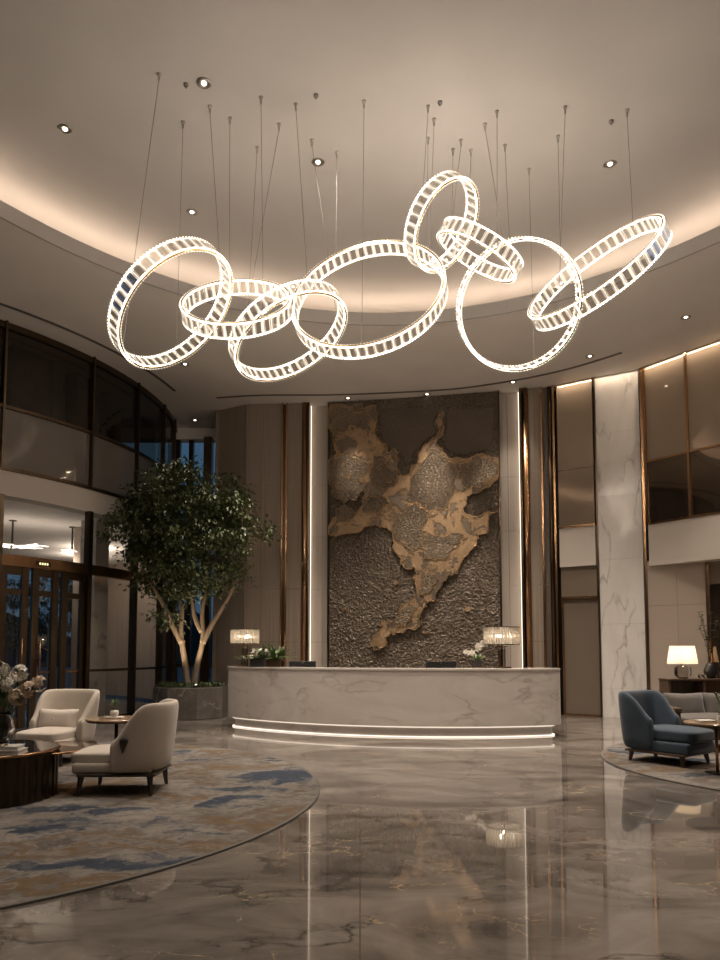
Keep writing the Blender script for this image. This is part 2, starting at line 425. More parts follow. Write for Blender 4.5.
nt.links.new(b.outputs[0], ms.inputs[1]); nt.links.new(tr.outputs[0], ms.inputs[2]); nt.links.new(ms.outputs[0], nt.nodes['Material Output'].inputs[0])
M['facet'] = m
m, nt, b = base('glass_rod')
b.inputs['Base Color'].default_value = (.98,.95,.9,1); b.inputs['Roughness'].default_value = .1; b.inputs['Transmission Weight'].default_value = .9; b.inputs['IOR'].default_value = 1.3
tr = N(nt, 'ShaderNodeBsdfTranslucent'); tr.inputs[0].default_value = (.95,.88,.78,1)
ms = N(nt, 'ShaderNodeMixShader'); ms.inputs[0].default_value = .5
nt.links.new(b.outputs[0], ms.inputs[1]); nt.links.new(tr.outputs[0], ms.inputs[2]); nt.links.new(ms.outputs[0], nt.nodes['Material Output'].inputs[0])
M['rod'] = m

# ------------------------------------------------------------------ lights
def spot(name, loc, target, power, size=60, blend=.6, col=WARM2, r=.04):
    l = bpy.data.lights.new(name, 'SPOT'); l.energy = power; l.spot_size = R_(size); l.spot_blend = blend; l.color = col; l.shadow_soft_size = r
    o = bpy.data.objects.new(name, l); COL.objects.link(o); o.location = loc
    o.rotation_euler = (Vector(target)-Vector(loc)).to_track_quat('-Z','Y').to_euler(); return o
def point(name, loc, power, col=WARM2, r=.05):
    l = bpy.data.lights.new(name, 'POINT'); l.energy = power; l.color = col; l.shadow_soft_size = r
    o = bpy.data.objects.new(name, l); COL.objects.link(o); o.location = loc; return o

# world: dusk sky
w = bpy.data.worlds.new('dusk'); scene.world = w; w.use_nodes = True
nt = w.node_tree; bg = nt.nodes['Background']
tc = nt.nodes.new('ShaderNodeTexCoord'); sx = nt.nodes.new('ShaderNodeSeparateXYZ'); nt.links.new(tc.outputs['Generated'], sx.inputs[0])
rr = ramp(nt, sx.outputs['Z'], [(0,(.030,.055,.085)),(.5,(.030,.075,.135)),(1,(.012,.03,.06))])
nt.links.new(rr.outputs[0], bg.inputs[0]); bg.inputs[1].default_value = 1.1

# ------------------------------------------------------------------ room shell
ZS, ZC = 7.5, 8.2           # soffit height, inner ceiling height
FC, FR = Vector((-12.2, 17.25)), 7.36
def fac(deg, r=FR): return (FC.x + r*math.cos(R_(deg)), FC.y + r*math.sin(R_(deg)))
OC, OA, OB = Vector((.35, 4.6)), 6.75, 8.1
def oval(k, n=128, add=0.):
    return (OC.x + (OA+add)*math.cos(2*PI*k/n), OC.y + (OB+add)*math.sin(2*PI*k/n))

struct(MB().box(-20, 12, -8, 19.2, -.1, 0).build('floor', M['floor']), 'polished grey brown marble floor with gold veins')
# soffit with oval opening
def ringmesh(name, inner, outer, z0, z1, mat):
    b = MB(); n = len(inner)
    a = [b.b.verts.new((*p, z0)) for p in inner]; c = [b.b.verts.new((*p, z0)) for p in outer]
    d = [b.b.verts.new((*p, z1)) for p in inner]; e = [b.b.verts.new((*p, z1)) for p in outer]
    for i in range(n):
        j = (i+1) % n
        for q in ((a[i],c[i],c[j],a[j]), (d[i],d[j],e[j],e[i]), (a[i],a[j],d[j],d[i]), (c[i],e[i],e[j],c[j])): b.b.faces.new(q)
    return b.build(name, mat)
n = 128
inner = [oval(k) for k in range(n)]
def sq(k):
    t = 2*PI*k/n; c, s = math.cos(t), math.sin(t)
    X0, X1, Y0, Y1 = -20, 12, -8, 19.2
    cx, cy = OC
    tx = ((X1-cx)/c if c > 1e-9 else (X0-cx)/c if c < -1e-9 else 1e9)
    ty = ((Y1-cy)/s if s > 1e-9 else (Y0-cy)/s if s < -1e-9 else 1e9)
    u = min(tx, ty); return (cx+c*u, cy+s*u)
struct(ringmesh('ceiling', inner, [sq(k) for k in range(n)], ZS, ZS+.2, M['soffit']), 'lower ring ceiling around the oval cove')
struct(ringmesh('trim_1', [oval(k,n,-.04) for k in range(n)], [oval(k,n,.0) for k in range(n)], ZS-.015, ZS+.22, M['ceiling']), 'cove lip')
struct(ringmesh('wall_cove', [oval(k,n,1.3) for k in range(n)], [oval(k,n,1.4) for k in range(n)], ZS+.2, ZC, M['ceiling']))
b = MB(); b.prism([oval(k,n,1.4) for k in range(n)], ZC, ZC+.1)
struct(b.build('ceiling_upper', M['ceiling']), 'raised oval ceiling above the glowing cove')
led = ringmesh('cove_light', [oval(k,n,.42) for k in range(n)], [oval(k,n,.50) for k in range(n)], ZS+.205, ZS+.225, M['led_cove'])
struct(led, 'warm light strip hidden in the oval cove')

# side / rear shell (out of frame, seen only in reflections and side views)
struct(MB().wall((-10.5,-7.5), (-10.5, 9.9), 0, ZS, .2).build('wall_left', M['veneer']))
struct(MB().wall((9.6,-7.5), (-10.5,-7.5), 0, ZS, .2).build('wall_front', M['veneer']))
rp = [(8.25,11.6),(8.9,9.8),(9.3,7.5),(9.5,4),(9.5,-7.5)]
struct(MB().band(rp, 0, ZS, .2).build('wall_right', M['wallpaint']))

# ---------------- left facade : convex drum of glass
MUL = [-68, -54, -39.7, -25, -13.5, -2.5, 6, 13.2]
def arc(a0, a1, r, k=10): return [fac(a0+(a1-a0)*i/k, r) for i in range(k+1)]
struct(MB().band(arc(-75,13.2,FR-.02,40), 4.26, 4.74, .35).build('trim_2', M['bulkhead']), 'pale floor band of the curved glass facade')
for nm, z in (('trim_3', 5.90), ('trim_4', 4.75)):
    struct(MB().band(arc(-75,13.2,FR+.03,40), z-.03, z+.03, .08).build(nm, M['bronze_dark']))
struct(MB().band(arc(-75,13.2,FR+.01,40), ZS-.12, ZS-.01, .12).build('trim_5', M['bronze_dark']))
for i, (a0, a1) in enumerate(zip(MUL, MUL[1:])):
    wn = sempty('window_%d' % (i+1))
    MB().band(arc(a0,a1,FR-.03), 5.93, ZS-.1, .02).build('pane', M['glass_dark'], wn)
    MB().band(arc(a0,a1,FR-.03), 4.78, 5.88, .02).build('spandrel_pane', M['glass_frost'], wn)['label'] = 'grey frosted lower pane'
    x, y = fac(a0, FR); f = MB().cbox((x, y, (4.74+ZS)/2), (.10,.04,ZS-4.74), R_(a0)); f.build('mullion', M['bronze_dark'], wn)
    if a0 >= -25 or a0 < -40:   # ground-floor glazing away from the doors
        MB().band(arc(a0,a1,FR-.03), .06, 3.0, .02).build('pane', M['glass'], wn)
        MB().band(arc(a0,a1,FR), 0, .07, .08).build('frame', M['bronze_dark'], wn)
        MB().band(arc(a0,a1,FR+.02), 1.0, 1.05, .05).build('rail', M['bronze_dark'], wn)
    MB().band(arc(a0,a1,FR-.03), 3.15, 4.26, .02).build('transom_pane', M['glass'], wn)
    x, y = fac(a0, FR); MB().cbox((x, y, 2.13), (.14,.10,4.26), R_(a0)).build('mullion', M['bronze_dark'], wn)
struct(MB().band(arc(-75,13.2,FR+.06,40), 2.97, 3.17, .16).build('trim_6', M['bronze']), 'bronze door head band')
# doors
DA = [-39.7, -34.9, -30.1, -25]
for i, (a0, a1) in enumerate(zip(DA, DA[1:])):
    d = sempty('door_%d' % (i+1))
    d['label'] = ['bronze framed glass door leaf at the left edge', 'bronze framed glass door leaf in the middle', 'bronze framed glass sidelight beside the doors'][i]
    g = .35
    aL, aR = a0+g, a1-g
    fr = MB()
    for a in (aL+.45, aR-.45):
        x, y = fac(a, FR-.02); fr.cbox((x,y,1.49), (.07,.13,2.96), R_(a))
    for z0, z1 in ((.02,.2), (2.45,2.56), (2.82,2.97)): fr.band(arc(aL,aR,FR,4), z0, z1, .06)
    fr.build('door_frame', M['bronze_dark'], d)
    MB().band(arc(aL+.8,aR-.8,FR-.03,4), .2, 2.82, .015).build('pane', M['glass'], d)
    MB().band(arc(aL+.8,aR-.8,FR+.0,4), 1.0, 1.035, .03).build('push_rail', M['bronze'], d)
    if i < 2:
        a = aR-1.0 if i == 0 else aL+1.0
        x, y = fac(a, FR+.09)
        h = MB().tube([(x,y,.85),(x,y,1.65)], .02, 8)
        for z in (.95,1.55):
            x2, y2 = fac(a, FR-.02); h.tube([(x,y,z),(x2,y2,z)], .012, 6)
        h.build('door_handle', M['bronze'], d, smooth=True)
# little lit mark over the doors
sg = thing('door_sign', 'tiny lit mark on the bronze band above the glass doors', 'sign', (*fac(-33.3, FR+.065), 3.06), R_(-33.3)+PI/2)
MB().box(-.14,.14,-.01,.002,-.045,.045).build('plate', M['bronze_dark'], sg)
b = MB()
for k in range(4): b.cbox((-.075+.05*k, -.014, 0), (.03,.006,.04), 0, 0)
b.build('mark', E_('sign_glow', (.9,.8,.4), 1.2), sg)

# mezzanine inside the drum
def disc(name, r, z0, z1, mat): return MB().prism([fac(360*i/72, r) for i in range(72)], z0, z1).build(name, mat)
struct(disc('floor_mezzanine', FR-.4, 4.36, 4.7, M['dark']))
struct(disc('ceiling_vestibule', FR-.06, 4.28, 4.35, M['soffit']))
struct(MB().band(arc(-90,30,4.2,30), 4.72, ZS, .2).build('wall_mezzanine', M['veneer_dark']))
for k, a in enumerate((-33,-29.5,-19.5,-9)):
    x, y = fac(a, FR-1.0)
    struct(MB().cbox((x,y,6.1), (.3,.5,2.75), R_(a)).build('trim_%d' % (20+k), M['veneer_dark']))
# stone pillar and inner wall seen through the glass
x, y = -5.86, 15.35; struct(MB().cbox((x,y,2.14),(.42,.42,4.28),R_(-20)).build('wall_pillar', M['pillar']), 'pale marble pillar behind the facade glass')
x, y = fac(-10.5, FR-1.5); struct(MB().cbox((x,y,2.14),(.25,.40,4.28),R_(-10)).build('wall_pier', M['wallpaint']))
struct(MB().band(arc(14,64,7.0,20), 0, 4.28, -.15).build('wall_vestibule', M['veneer']), 'brown wall across the vestibule')
for a_, r_v, pw_ in ((22,5.2,60),(40,5.2,40)):
    x, y = fac(a_, r_v); point('vestibule_fill', (x,y,3.9), pw_, WARM2, .06)  # unseen points added to brighten the vestibule behind the glass
# outdoor ground and dusk silhouettes
struct(MB().box(-70, 60, -20, 120, -.5, -.12).build('ground', M['outdoor']))
b = MB()
hp = []
for i in range(41):
    X = -60+3*i; hp.append((X, 5+3.5*noise.noise((X*.09,3,0))+2*noise.noise((X*.3,7,0))))
v0 = [b.b.verts.new((x, 70, -.5)) for x, z in hp]; v1 = [b.b.verts.new((x, 74, z-1)) for x, z in hp]; v2 = [b.b.verts.new((x, 90, -.5)) for x, z in hp]
for i in range(40):
    b.b.faces.new((v0[i],v0[i+1],v1[i+1],v1[i])); b.b.faces.new((v1[i],v1[i+1],v2[i+1],v2[i]))
struct(b.build('hills', M['night_hill']))

# ---------------- rear curtain wall behind the tree
YR = 18.9
for i, (x0, x1) in enumerate(((-4.98,-4.62),(-4.62,-4.1),(-4.1,-3.4))):
    wn = sempty('window_%d' % (11+i))
    MB().box(x0, x1, YR, YR+.02, .05, ZS-.3).build('pane', M['glass'], wn)
    MB().box(x0-.06, x0+.06, YR-.1, YR+.06, 0, ZS-.3).build('mullion', M['bronze_dark'], wn)
    f = MB()
    for z in (.03, 1.05, 3.1, 4.6, 5.9): f.box(x0, x1, YR-.05, YR+.04, z-.04, z+.04)
    f.build('transom', M['bronze_dark'], wn)
struct(MB().box(-4.22,-4.0,YR-.35,YR-.1,0,ZS-.3).build('trim_7', M['bronze_dark']))
struct(MB().box(-7.5,-3.3,YR-.15,YR+.2,ZS-.3,ZS).build('trim_8', M['soffit']))
struct(MB().box(-3.45,12,YR+.25,YR+.35,0,ZS).build('wall_back', M['dark']))

# ---------------- reception back wall
JZ = [0, 1.64, 2.92, 4.20, 5.48, 7.49]
def panels(name, p0, p1, mat, th=.06, gap=.006):
    b = MB()
    for z0, z1 in zip(JZ, JZ[1:]): b.wall(p0, p1, z0+gap/2, z1-gap/2, th)
    return struct(b.build(name, mat))
YL = 16.83
def lx(px): return (px-360)*17.02/700
# structural backing
struct(MB().band([(-3.5,19.1),(-3.5,17.42),(-2.83,16.98),(-1.27,16.95)], 0, 7.49, -.0).build('trim_9', M['black'])) if False else None
struct(MB().band([(-3.52,17.38),(-2.83,16.97),(-1.27,16.97),(-1.22,17.12),(-.74,17.12),(3.25,16.32),(3.7,16.25),(4.45,16.02),(5.2,15.85),(6.3,15.25)], 0, 7.49, .25).build('wall_reception', M['black']))
struct(MB().wall((-3.56,18.85),(-3.56,17.3),0,7.49,-.08).build('wall_return', M['veneer']))
panels('wall_panel_outer', (-3.56,17.30), (lx(244)-.01,16.90), M['veneer'])
panels('wall_panel_left', (lx(245),16.88), (lx(262.5)-.003,16.85), M['veneer'])
panels('wall_panel_middle', (lx(262.5)+.003,16.85), (lx(281),16.84), M['veneer'])
panels('wall_panel_inner', (lx(287),16.82), (lx(301.5),16.80), M['veneer'])
struct(MB().box(lx(281.3),lx(282.6),16.76,16.9,0,7.49).build('trim_10', M['bronze']))
struct(MB().box(lx(282.6),lx(285.4),16.88,16.92,0,7.49).build('trim_11', M['bronze_dark']))
struct(MB().box(lx(285.4),lx(287),16.78,16.9,0,7.49).build('trim_12', M['bronze']))
struct(MB().cyl((lx(304.6),16.80,0), .075, 7.49, 24).build('trim_13', M['bronze'], smooth=True), 'polished bronze half column left of the relief')
struct(MB().box(lx(307.4),lx(309.2),16.74,16.95,0,7.49).build('trim_14', M['bronze_dark']))
struct(MB().box(lx(310.1),lx(310.8),16.93,16.96,0,7.47).build('wall_light', M['led_wall']), 'vertical light strip left of the relief')
panels('wall_panel_glow', (lx(310.8),17.0), (lx(322),17.0), M['veneer_light'])
panels('wall_panel_pale', (lx(322.3),16.97), (lx(329.3),16.97), M['veneer_light'])
# right assembly along the rotated line
A1 = Vector((3.23,16.02)); B1 = Vector((4.46,15.70)); d1 = (B1-A1).normalized(); n1 = Vector((-d1.y,d1.x)); LEN = (B1-A1).length
def rs(px, o=0.):
    s = (px-498.5)/(554.5-498.5)*LEN; q = A1+d1*s+n1*o; return (q.x,q.y)
panels('wall_panel_pale_right', rs(499.5,.14), rs(507,.14), M['veneer_light'])
panels('wall_panel_glow_right', rs(507.3,.17), rs(518,.17), M['veneer_light'])
struct(MB().wall(rs(518.5,.10), rs(519.2,.10), 0, 7.47, .03).build('wall_light_right', M['led_wall']), 'vertical light strip right of the relief')
struct(MB().wall(rs(519.8,-.10), rs(521.6,-.10), 0, 7.49, .2).build('trim_15', M['bronze_dark']))
q = rs(525.3,-.02); struct(MB().cyl((*q,0), .075, 7.49, 24).build('trim_16', M['bronze'], smooth=True), 'polished bronze half column right of the relief')
panels('wall_panel_inner_right', rs(529,0), rs(540,0), M['veneer'])
struct(MB().wall(rs(540.2,-.05), rs(542,-.05), 0, 7.49, .1).build('trim_17', M['bronze']))
panels('wall_panel_dark', rs(542.2,.04), rs(547.5,.04), M['veneer_dark'])
q = rs(549.6,.02); struct(MB().cyl((*q,0), .05, 7.49, 20).build('trim_18', M['bronze_dark'], smooth=True))
struct(MB().wall(rs(552,-.06), rs(554,-.06), 0, 7.49, .3).build('trim_19', M['bronze']))

# ---------------- right wall
MA, MBp = Vector((4.50,15.66)), Vector((5.16,15.22))
def on(p, q, t, o=0.):
    d = (q-p).normalized(); r = p+(q-p)*t; return (r.x-d.y*o, r.y+d.x*o)
b = MB(); b.wall(on(MA,MBp,0), on(MA,MBp,1), 5.5, 7.49, .05); b.wall(on(MA,MBp,0), on(MA,MBp,1), 4.22, 5.49, .05)
struct(b.build('wall_mirror_left', M['mirror']), 'bronze mirror panel left of the marble column')
struct(MB().wall(on(MA,MBp,0,-.02), on(MA,MBp,1,-.02), 4.18, 4.22, .1).build('trim_30', M['bronze']))
struct(MB().wall(on(MA,MBp,0,-.0), on(MA,MBp,1,-.0), 3.3, 4.18, .3).build('wall_bulkhead_left', M['bulkhead']))
DAp, DBp = Vector((4.62,16.35)), Vector((5.45,16.15))
struct(MB().wall(on(MA,MBp,0,.06), on(MA,MBp,1,.06), 2.62, 3.3, .05).build('wall_mirror_low', M['mirror']), 'bronze mirror strip above the brown door')
struct(MB().wall(on(MA,MBp,0,.04), on(MA,MBp,1,.04), 2.58, 2.63, .1).build('trim_31', M['bronze']))
dr = sempty('door_4'); dr['label'] = 'tall plain brown door left of the marble column'
MB().wall(on(MA,MBp,.05,.10), on(MA,MBp,1,.10), .04, 2.6, .06).build('door_leaf', M['door_brown'], dr)
MB().wall(on(MA,MBp,.0,.06), on(MA,MBp,.05,.06), 0, 2.6, .1).build('door_jamb', M['bronze'], dr)
MB().wall(on(MA,MBp,0,.05), on(MA,MBp,1,.05), 0, .04, .1).build('threshold', M['bronze'], dr)
# marble column
CA, CB = Vector((5.20,15.22)), Vector((6.02,14.78))
b = MB()
for z0, z1 in ((0,.62),(.623,2.0),(2.003,3.4),(3.403,4.8),(4.803,6.2),(6.203,7.49)):
    b.wall((CA.x,CA.y), (CB.x,CB.y), z0, z1, .55)
struct(b.build('column', M['column']), 'tall polished white marble column')
struct(MB().wall(on(CA,CB,0,-.03), on(CA,CB,.035,-.03), 0, 7.49, .6).build('trim_32', M['bronze_dark']))
CC = Vector((6.09,14.70))
struct(MB().cbox((6.06,14.74,3.745),(.05,.12,7.49),-.5).build('trim_33', M['bronze']))
WR = [Vector((6.08,14.62)), Vector((6.62,13.86)), Vector((7.10,13.22)), Vector((7.55,12.6)), Vector((7.95,12.0)), Vector((8.25,11.5))]
for i, (p, q) in enumerate(zip(WR, WR[1:])):
    struct(MB().wall(on(p,q,0), on(p,q,1), 5.44, 7.49, .05).build('wall_mirror_upper' if i == 0 else 'wall_mirror_upper.%03d' % i, M['mirror']), 'bronze mirror panel on the upper right wall')
    struct(MB().wall(on(p,q,0), on(p,q,1), 4.12, 5.40, .05).build('wall_mirror_lower' if i == 0 else 'wall_mirror_lower.%03d' % i, M['mirror_dark']), 'dark mirror panel on the upper right wall')
    struct(MB().cbox((p.x,p.y,5.78), (.05,.06,3.4), math.atan2(q.y-p.y,q.x-p.x)).build('trim_%d' % (34+i), M['bronze']))
wr = [(p.x,p.y) for p in WR]
struct(MB().band([on(WR[i],WR[i+1],0,-.02) for i in range(5)]+[wr[5]], 5.40, 5.44, .08).build('trim_40', M['bronze']))
struct(MB().band([on(WR[i],WR[i+1],0,-.02) for i in range(5)]+[wr[5]], 4.07, 4.11, .08).build('trim_41', M['bronze']))
struct(MB().band(wr, 3.2, 4.07, .35).build('wall_bulkhead', M['bulkhead']), 'pale bulkhead band on the right wall')
# recess wall below the bulkhead
RW = [Vector((6.05,14.70)), Vector((6.50,14.30)), Vector((6.93,13.98))]
for i, (p, q) in enumerate(zip(RW, RW[1:])):
    b = MB()
    for z0, z1 in ((0,2.36),(2.366,3.3)): b.wall(on(p,q,.004), on(p,q,.996), z0, z1, .06)
    struct(b.build('wall_recess' if i == 0 else 'wall_recess.001', M['wallpaint']), 'beige wall panel behind the table lamp')
struct(MB().cbox((6.96,13.93,1.65),(.06,.08,3.3),-.6).build('trim_42', M['bronze']))
struct(MB().wall((6.99,13.92),(8.9,12.6),2.75,3.3,.05).build('wall_niche_mirror_top', M['mirror']))
b = MB()
for k in range(9):
    p0 = Vector((6.99,13.92)).lerp(Vector((8.9,12.6)), k/9+.004); p1 = Vector((6.99,13.92)).lerp(Vector((8.9,12.6)), (k+1)/9-.004)
    b.wall((p0.x,p0.y),(p1.x,p1.y),.9,2.73,.05)
struct(b.build('wall_niche_mirror', M['mirror_dark']), 'dark bronze mirror strips in the right niche')
b = MB()
for k in (1,3,5,7):
    p0 = Vector((6.99,13.9)).lerp(Vector((8.9,12.58)), k/9); b.cbox((p0.x,p0.y,1.82),(.03,.05,1.85),-.6)
struct(b.build('trim_43', M['bronze']))
struct(MB().wall((6.99,13.92),(8.9,12.6),0,.88,.05).build('wall_niche_base', M['veneer_dark']))
struct(MB().band([(6.1,14.95),(7.0,14.4),(8.95,13.0)],3.25,3.35,.3).build('ceiling_recess', M['soffit']))
# wall washer lines hidden at the top of the right wall
def line_light(p0, p1, power):
    l = bpy.data.lights.new('wall_wash', 'AREA'); l.shape = 'RECTANGLE'; L_ = (Vector(p1)-Vector(p0)).length
    l.size = L_; l.size_y = .012; l.energy = power*L_; l.color = (1,.79,.58)
    o = bpy.data.objects.new('wall_wash', l); COL.objects.link(o)
    m_ = (Vector(p0)+Vector(p1))/2; o.location = (m_.x, m_.y, 7.485)
    o.rotation_euler = (0,0,math.atan2(p1[1]-p0[1], p1[0]-p0[0]))
line_light(on(MA,MBp,0,-.11), on(MA,MBp,1,-.11), 6)
line_light(on(CA,CB,0,-.12), on(CA,CB,1,-.12), 2.5)
for i in range(5): line_light(on(WR[i],WR[i+1],0,-.11), on(WR[i],WR[i+1],1,-.11), 6)

# ceiling slots
def slot(name, pts, label):
    b = MB(); b.band(pts, ZS-.012, ZS+.002, .07); o = b.build(name, M['slot']); tag(o, label, 'air vent'); return o
s1 = [at_z(x,y,ZS-.01) for x,y in ((216,397.5),(260,395),(330,394.5),(400,392),(460,388),(520,379),(570,368),(621,352.5))]
def smooth_poly(pts, k=6):
    out = []
    for i in range(len(pts)-1):
        p0, p1, p2, p3 = pts[max(i-1,0)], pts[i], pts[i+1], pts[min(i+2,len(pts)-1)]
        for j in range(k):
            t = j/k
            out.append(.5*((2*p1)+(p2-p0)*t+(2*p0-5*p1+4*p2-p3)*t*t+(3*p1-p0-3*p2+p3)*t**3))
    out.append(pts[-1]); return out
slot('slot_vent', [(p.x,p.y) for p in smooth_poly(s1)], 'long thin dark ceiling slot curving above the reception wall')
slot('slot_vent', [fac(-60+51*i/30, 8.0) for i in range(31)], 'thin dark ceiling slot curving along the left glass facade')

# ------------------------------------------------------------------ ceiling fittings
DL = [(65,129,ZC,'round downlight on the upper ceiling at far left, near the cove'),
      (204,83,ZC,'round downlight on the upper ceiling beside a small dark sensor at left'),
      (192,212,ZC,'round downlight on the upper ceiling above the leftmost crystal ring'),
      (318,162,ZC,'round downlight on the upper ceiling above the biggest crystal ring'),
      (610,164,ZC,'round downlight on the upper ceiling above the rightmost crystal ring'),
      (686,317,ZS,'round downlight on the lower ceiling at the far right edge'),
      (590,356,ZS,'round downlight on the lower ceiling near the right end of the slot'),
      (513,382,ZS,'round downlight on the lower ceiling above the right light strip of the relief'),
      (427,394,ZS,'round downlight on the lower ceiling above the middle of the relief'),
      (348,398,ZS,'round downlight on the lower ceiling above the left part of the relief'),
      (185,364,ZS,'round downlight on the lower ceiling below the leftmost crystal ring'),
      (195,420,ZS,'round downlight on the ceiling in front of the blue dusk windows')]
for x, y, z, lab in DL:
    p = at_z(x, y, z)
    t = thing('ceiling_downlight', lab, 'ceiling light', (p.x,p.y,z), 0, 'recessed ceiling downlights')
    MB().lathe([(.075,0),(.09,-.006),(.085,-.014),(.06,-.012),(.038,-.004)], 20, caps=False).build('trim_ring', M['nickel'], t, smooth=True)
    MB().cyl((0,0,-.010), .028, .008, 16).build('lens', M['lens'], t)
for x, y, lab in ((186,84,'tiny dark sensor on the upper ceiling beside the downlight at left'),(316,95,'tiny dark sensor on the upper ceiling between the wires at centre'),
                  (440,102,'tiny dark sensor on the upper ceiling above the tall crystal ring'),(611,121,'tiny dark sensor on the upper ceiling left of the rightmost wire')):
    p = at_z(x, y, ZC)
    tag(MB().lathe([(.0301,0),(.03,-.02),(.012,-.03),(.012,-.05)], 12).build('ceiling_sensor', M['wire'], loc=(p.x,p.y,ZC)), lab, 'sensor', 'ceiling sensors')

# ------------------------------------------------------------------ chandelier rings
RINGS = [((-2.191,7.938,5.432),.792,(-0.669,0.128,0.732),((159,74),(183,122),(210,106)),'leftmost crystal ring, large and tilted, with dusk light tinted into crystals on its left'),
 ((-1.495,8.232,5.571),.647,(0.010,0.757,-0.653),((230,118),(261,97),(257,147)),'second crystal ring from left, lying nearly flat through the leftmost ring'),
 ((-0.905,8.646,5.440),.765,(-0.452,0.155,0.878),((279,124),(296,104),(312,140)),'third crystal ring from left, lowest, tilted beside the biggest ring'),
 ((0.102,8.545,5.862),.972,(0.229,0.875,-0.427),((337,152),(364,101),(428,138)),'biggest crystal ring, wide oval at the centre of the chandelier'),
 ((1.016,8.332,6.694),.536,(-0.653,0.399,0.644),((428,106),(434,119),(453,149)),'highest crystal ring, upright and narrow, right of centre'),
 ((1.550,8.717,6.574),.562,(0.478,-0.255,0.841),((461,140),(471,150),(485,124)),'smallest crystal ring, seen nearly edge-on under the highest ring'),
 ((2.099,8.942,5.948),.796,(-0.037,0.828,0.559),((497,111),(505,145),(529,169)),'round crystal ring facing the viewer, with a thin gold rim'),
 ((2.906,8.322,6.046),.878,(0.634,0.446,-0.632),((558,136),(565,107),(627,110)),'rightmost crystal ring, long slanted oval with dusk light tinted into some crystals')]
WID = .20; DUSK_TINT = ((40, 41, 42, 43), (23, 24, 26, 27))
def crystal_mesh(wd, ln, th, name):
    bm = bmesh.new()
    def rect(w_, l_, r): return [bm.verts.new((r, sx_*w_/2, sz*l_/2)) for sx_, sz in ((-1,-1),(1,-1),(1,1),(-1,1))]
    c = .22*wd
    L0, L1, L2 = rect(wd-c, ln-c, th/2), rect(wd, ln, 0), rect(wd-c, ln-c, -th/2)
    bm.faces.new(L0); bm.faces.new(L2[::-1])
    for A, B in ((L0,L1),(L1,L2)):
        for i in range(4): bm.faces.new((A[i], B[i], B[(i+1)%4], A[(i+1)%4]))
    bmesh.ops.recalc_face_normals(bm, faces=list(bm.faces))
    me = bpy.data.meshes.new(name); bm.to_mesh(me); bm.free(); me.materials.append(M['crystal']); me.materials.append(M['facet'])
    for p in me.polygons: p.material_index = 0 if abs(p.normal.x) > .98 else 1
    return me
for C, R, nrm, anchors, lab in RINGS:
    nv = Vector(nrm).normalized()
    t = thing('crystal_ring', lab, 'chandelier', C, 0, 'linked crystal ring chandeliers')
    q = nv.to_track_quat('Z','Y'); rot = q.to_matrix().to_4x4()
    t.rotation_euler = q.to_euler()
    seg = 96
    for s in (-1, 1):
        z = s*(WID/2-.006)
        hoop = MB().lathe([(R-.011,z-.006),(R+.011,z-.006),(R+.011,z+.006),(R-.011,z+.006),(R-.011,z-.006)], seg, caps=False)
        ho = hoop.build('hoop', M['gold'], t)
        zz = s*(WID/2-.0125)
        b = MB(); b.lathe([(R-.014,zz),(R+.014,zz)], seg, caps=False); b.build('led_strip', M['led_ring'], ho)
    b = MB(); nb = int(2*PI*R/.042)
    for s in (-1, 1):
        for o in (-.021,.021):
            for k in range(nb):
                a = 2*PI*(k+.5*(o>0))/nb; b.octa(((R+o)*math.cos(a), (R+o)*math.sin(a), s*(WID/2-.006)), .0085)
    bo = b.build('bead_trim', M['bead'], t, norm=False); bo['kind'] = 'stuff'
    nc = int(round(2*PI*R/.112)); pitch = 2*PI*R/nc
    b = MB()  # glowing rods added between crystals to draw their bright outlines
    for k in range(nc):
        a = 2*PI*(k+.5)/nc
        for o in (-.014,.014):
            q_ = Vector(((R+o)*math.cos(a), (R+o)*math.sin(a), 0)); b.tube([q_-Vector((0,0,WID/2-.014)), q_+Vector((0,0,WID/2-.014))], .0038, 4)
    b.build('edge_glow_rods', M['edge_glow'], t)['kind'] = 'stuff'
    cm = crystal_mesh(pitch*.80, WID-.03, .046, 'crystal')
    for k in range(nc):
        o = bpy.data.objects.new('crystal', cm); COL.objects.link(o); o.parent = t
        a = 2*PI*k/nc; o.location = (R*math.cos(a), R*math.sin(a), 0); o.rotation_euler = (0,0,a)
        if (lab.startswith('leftmost') and k in DUSK_TINT[0]) or (lab.startswith('rightmost') and k in DUSK_TINT[1]):
            o.material_slots[0].link = 'OBJECT'; o.material_slots[0].material = M['crystal_dusk_tint']; o['label'] = 'crystal tinted with dusk light'
    inv = (Matrix.Translation(C) @ rot).inverted()
    for ax, ay in anchors:
        p = at_z(ax, ay, ZC)
        best = None
        for k in range(72):
            a = 2*PI*k/72
            for s in (-1,1):
                w_ = Matrix.Translation(C) @ rot @ Vector((R*math.cos(a), R*math.sin(a), s*WID/2))
                dxy = (w_.xy-p.xy).length - .06*w_.z
                if best is None or dxy < best[0]: best = (dxy, w_)
        top = Vector((p.x,p.y,ZC-.07)); bot = best[1]
        wo = MB().tube([inv @ top, inv @ bot], .0030, 5).build('suspension_wire', M['wire'], t)
        an = MB(); m4 = inv @ Matrix.Translation((p.x,p.y,ZC))
        tmp = MB().lathe([(.024,0),(.024,-.02),(.012,-.028),(.012,-.085),(.004,-.1)], 10)
        an.add(tmp.b.copy(), m4); tmp.b.free()
        an.build('ceiling_anchor', M['nickel'], wo)
    for k in range(12):
        a = 2*PI*(k+.25)/12; sd = 1 if k % 2 else -1
        w_ = Matrix.Translation(C) @ rot @ Vector((R*math.cos(a), R*math.sin(a), sd*(WID/2+.09)))
        point('ring_fill', w_, 2.2*R/.8, (1,.865,.735), .012)
# unseen points added along the hoops boost the weak light of their led strips

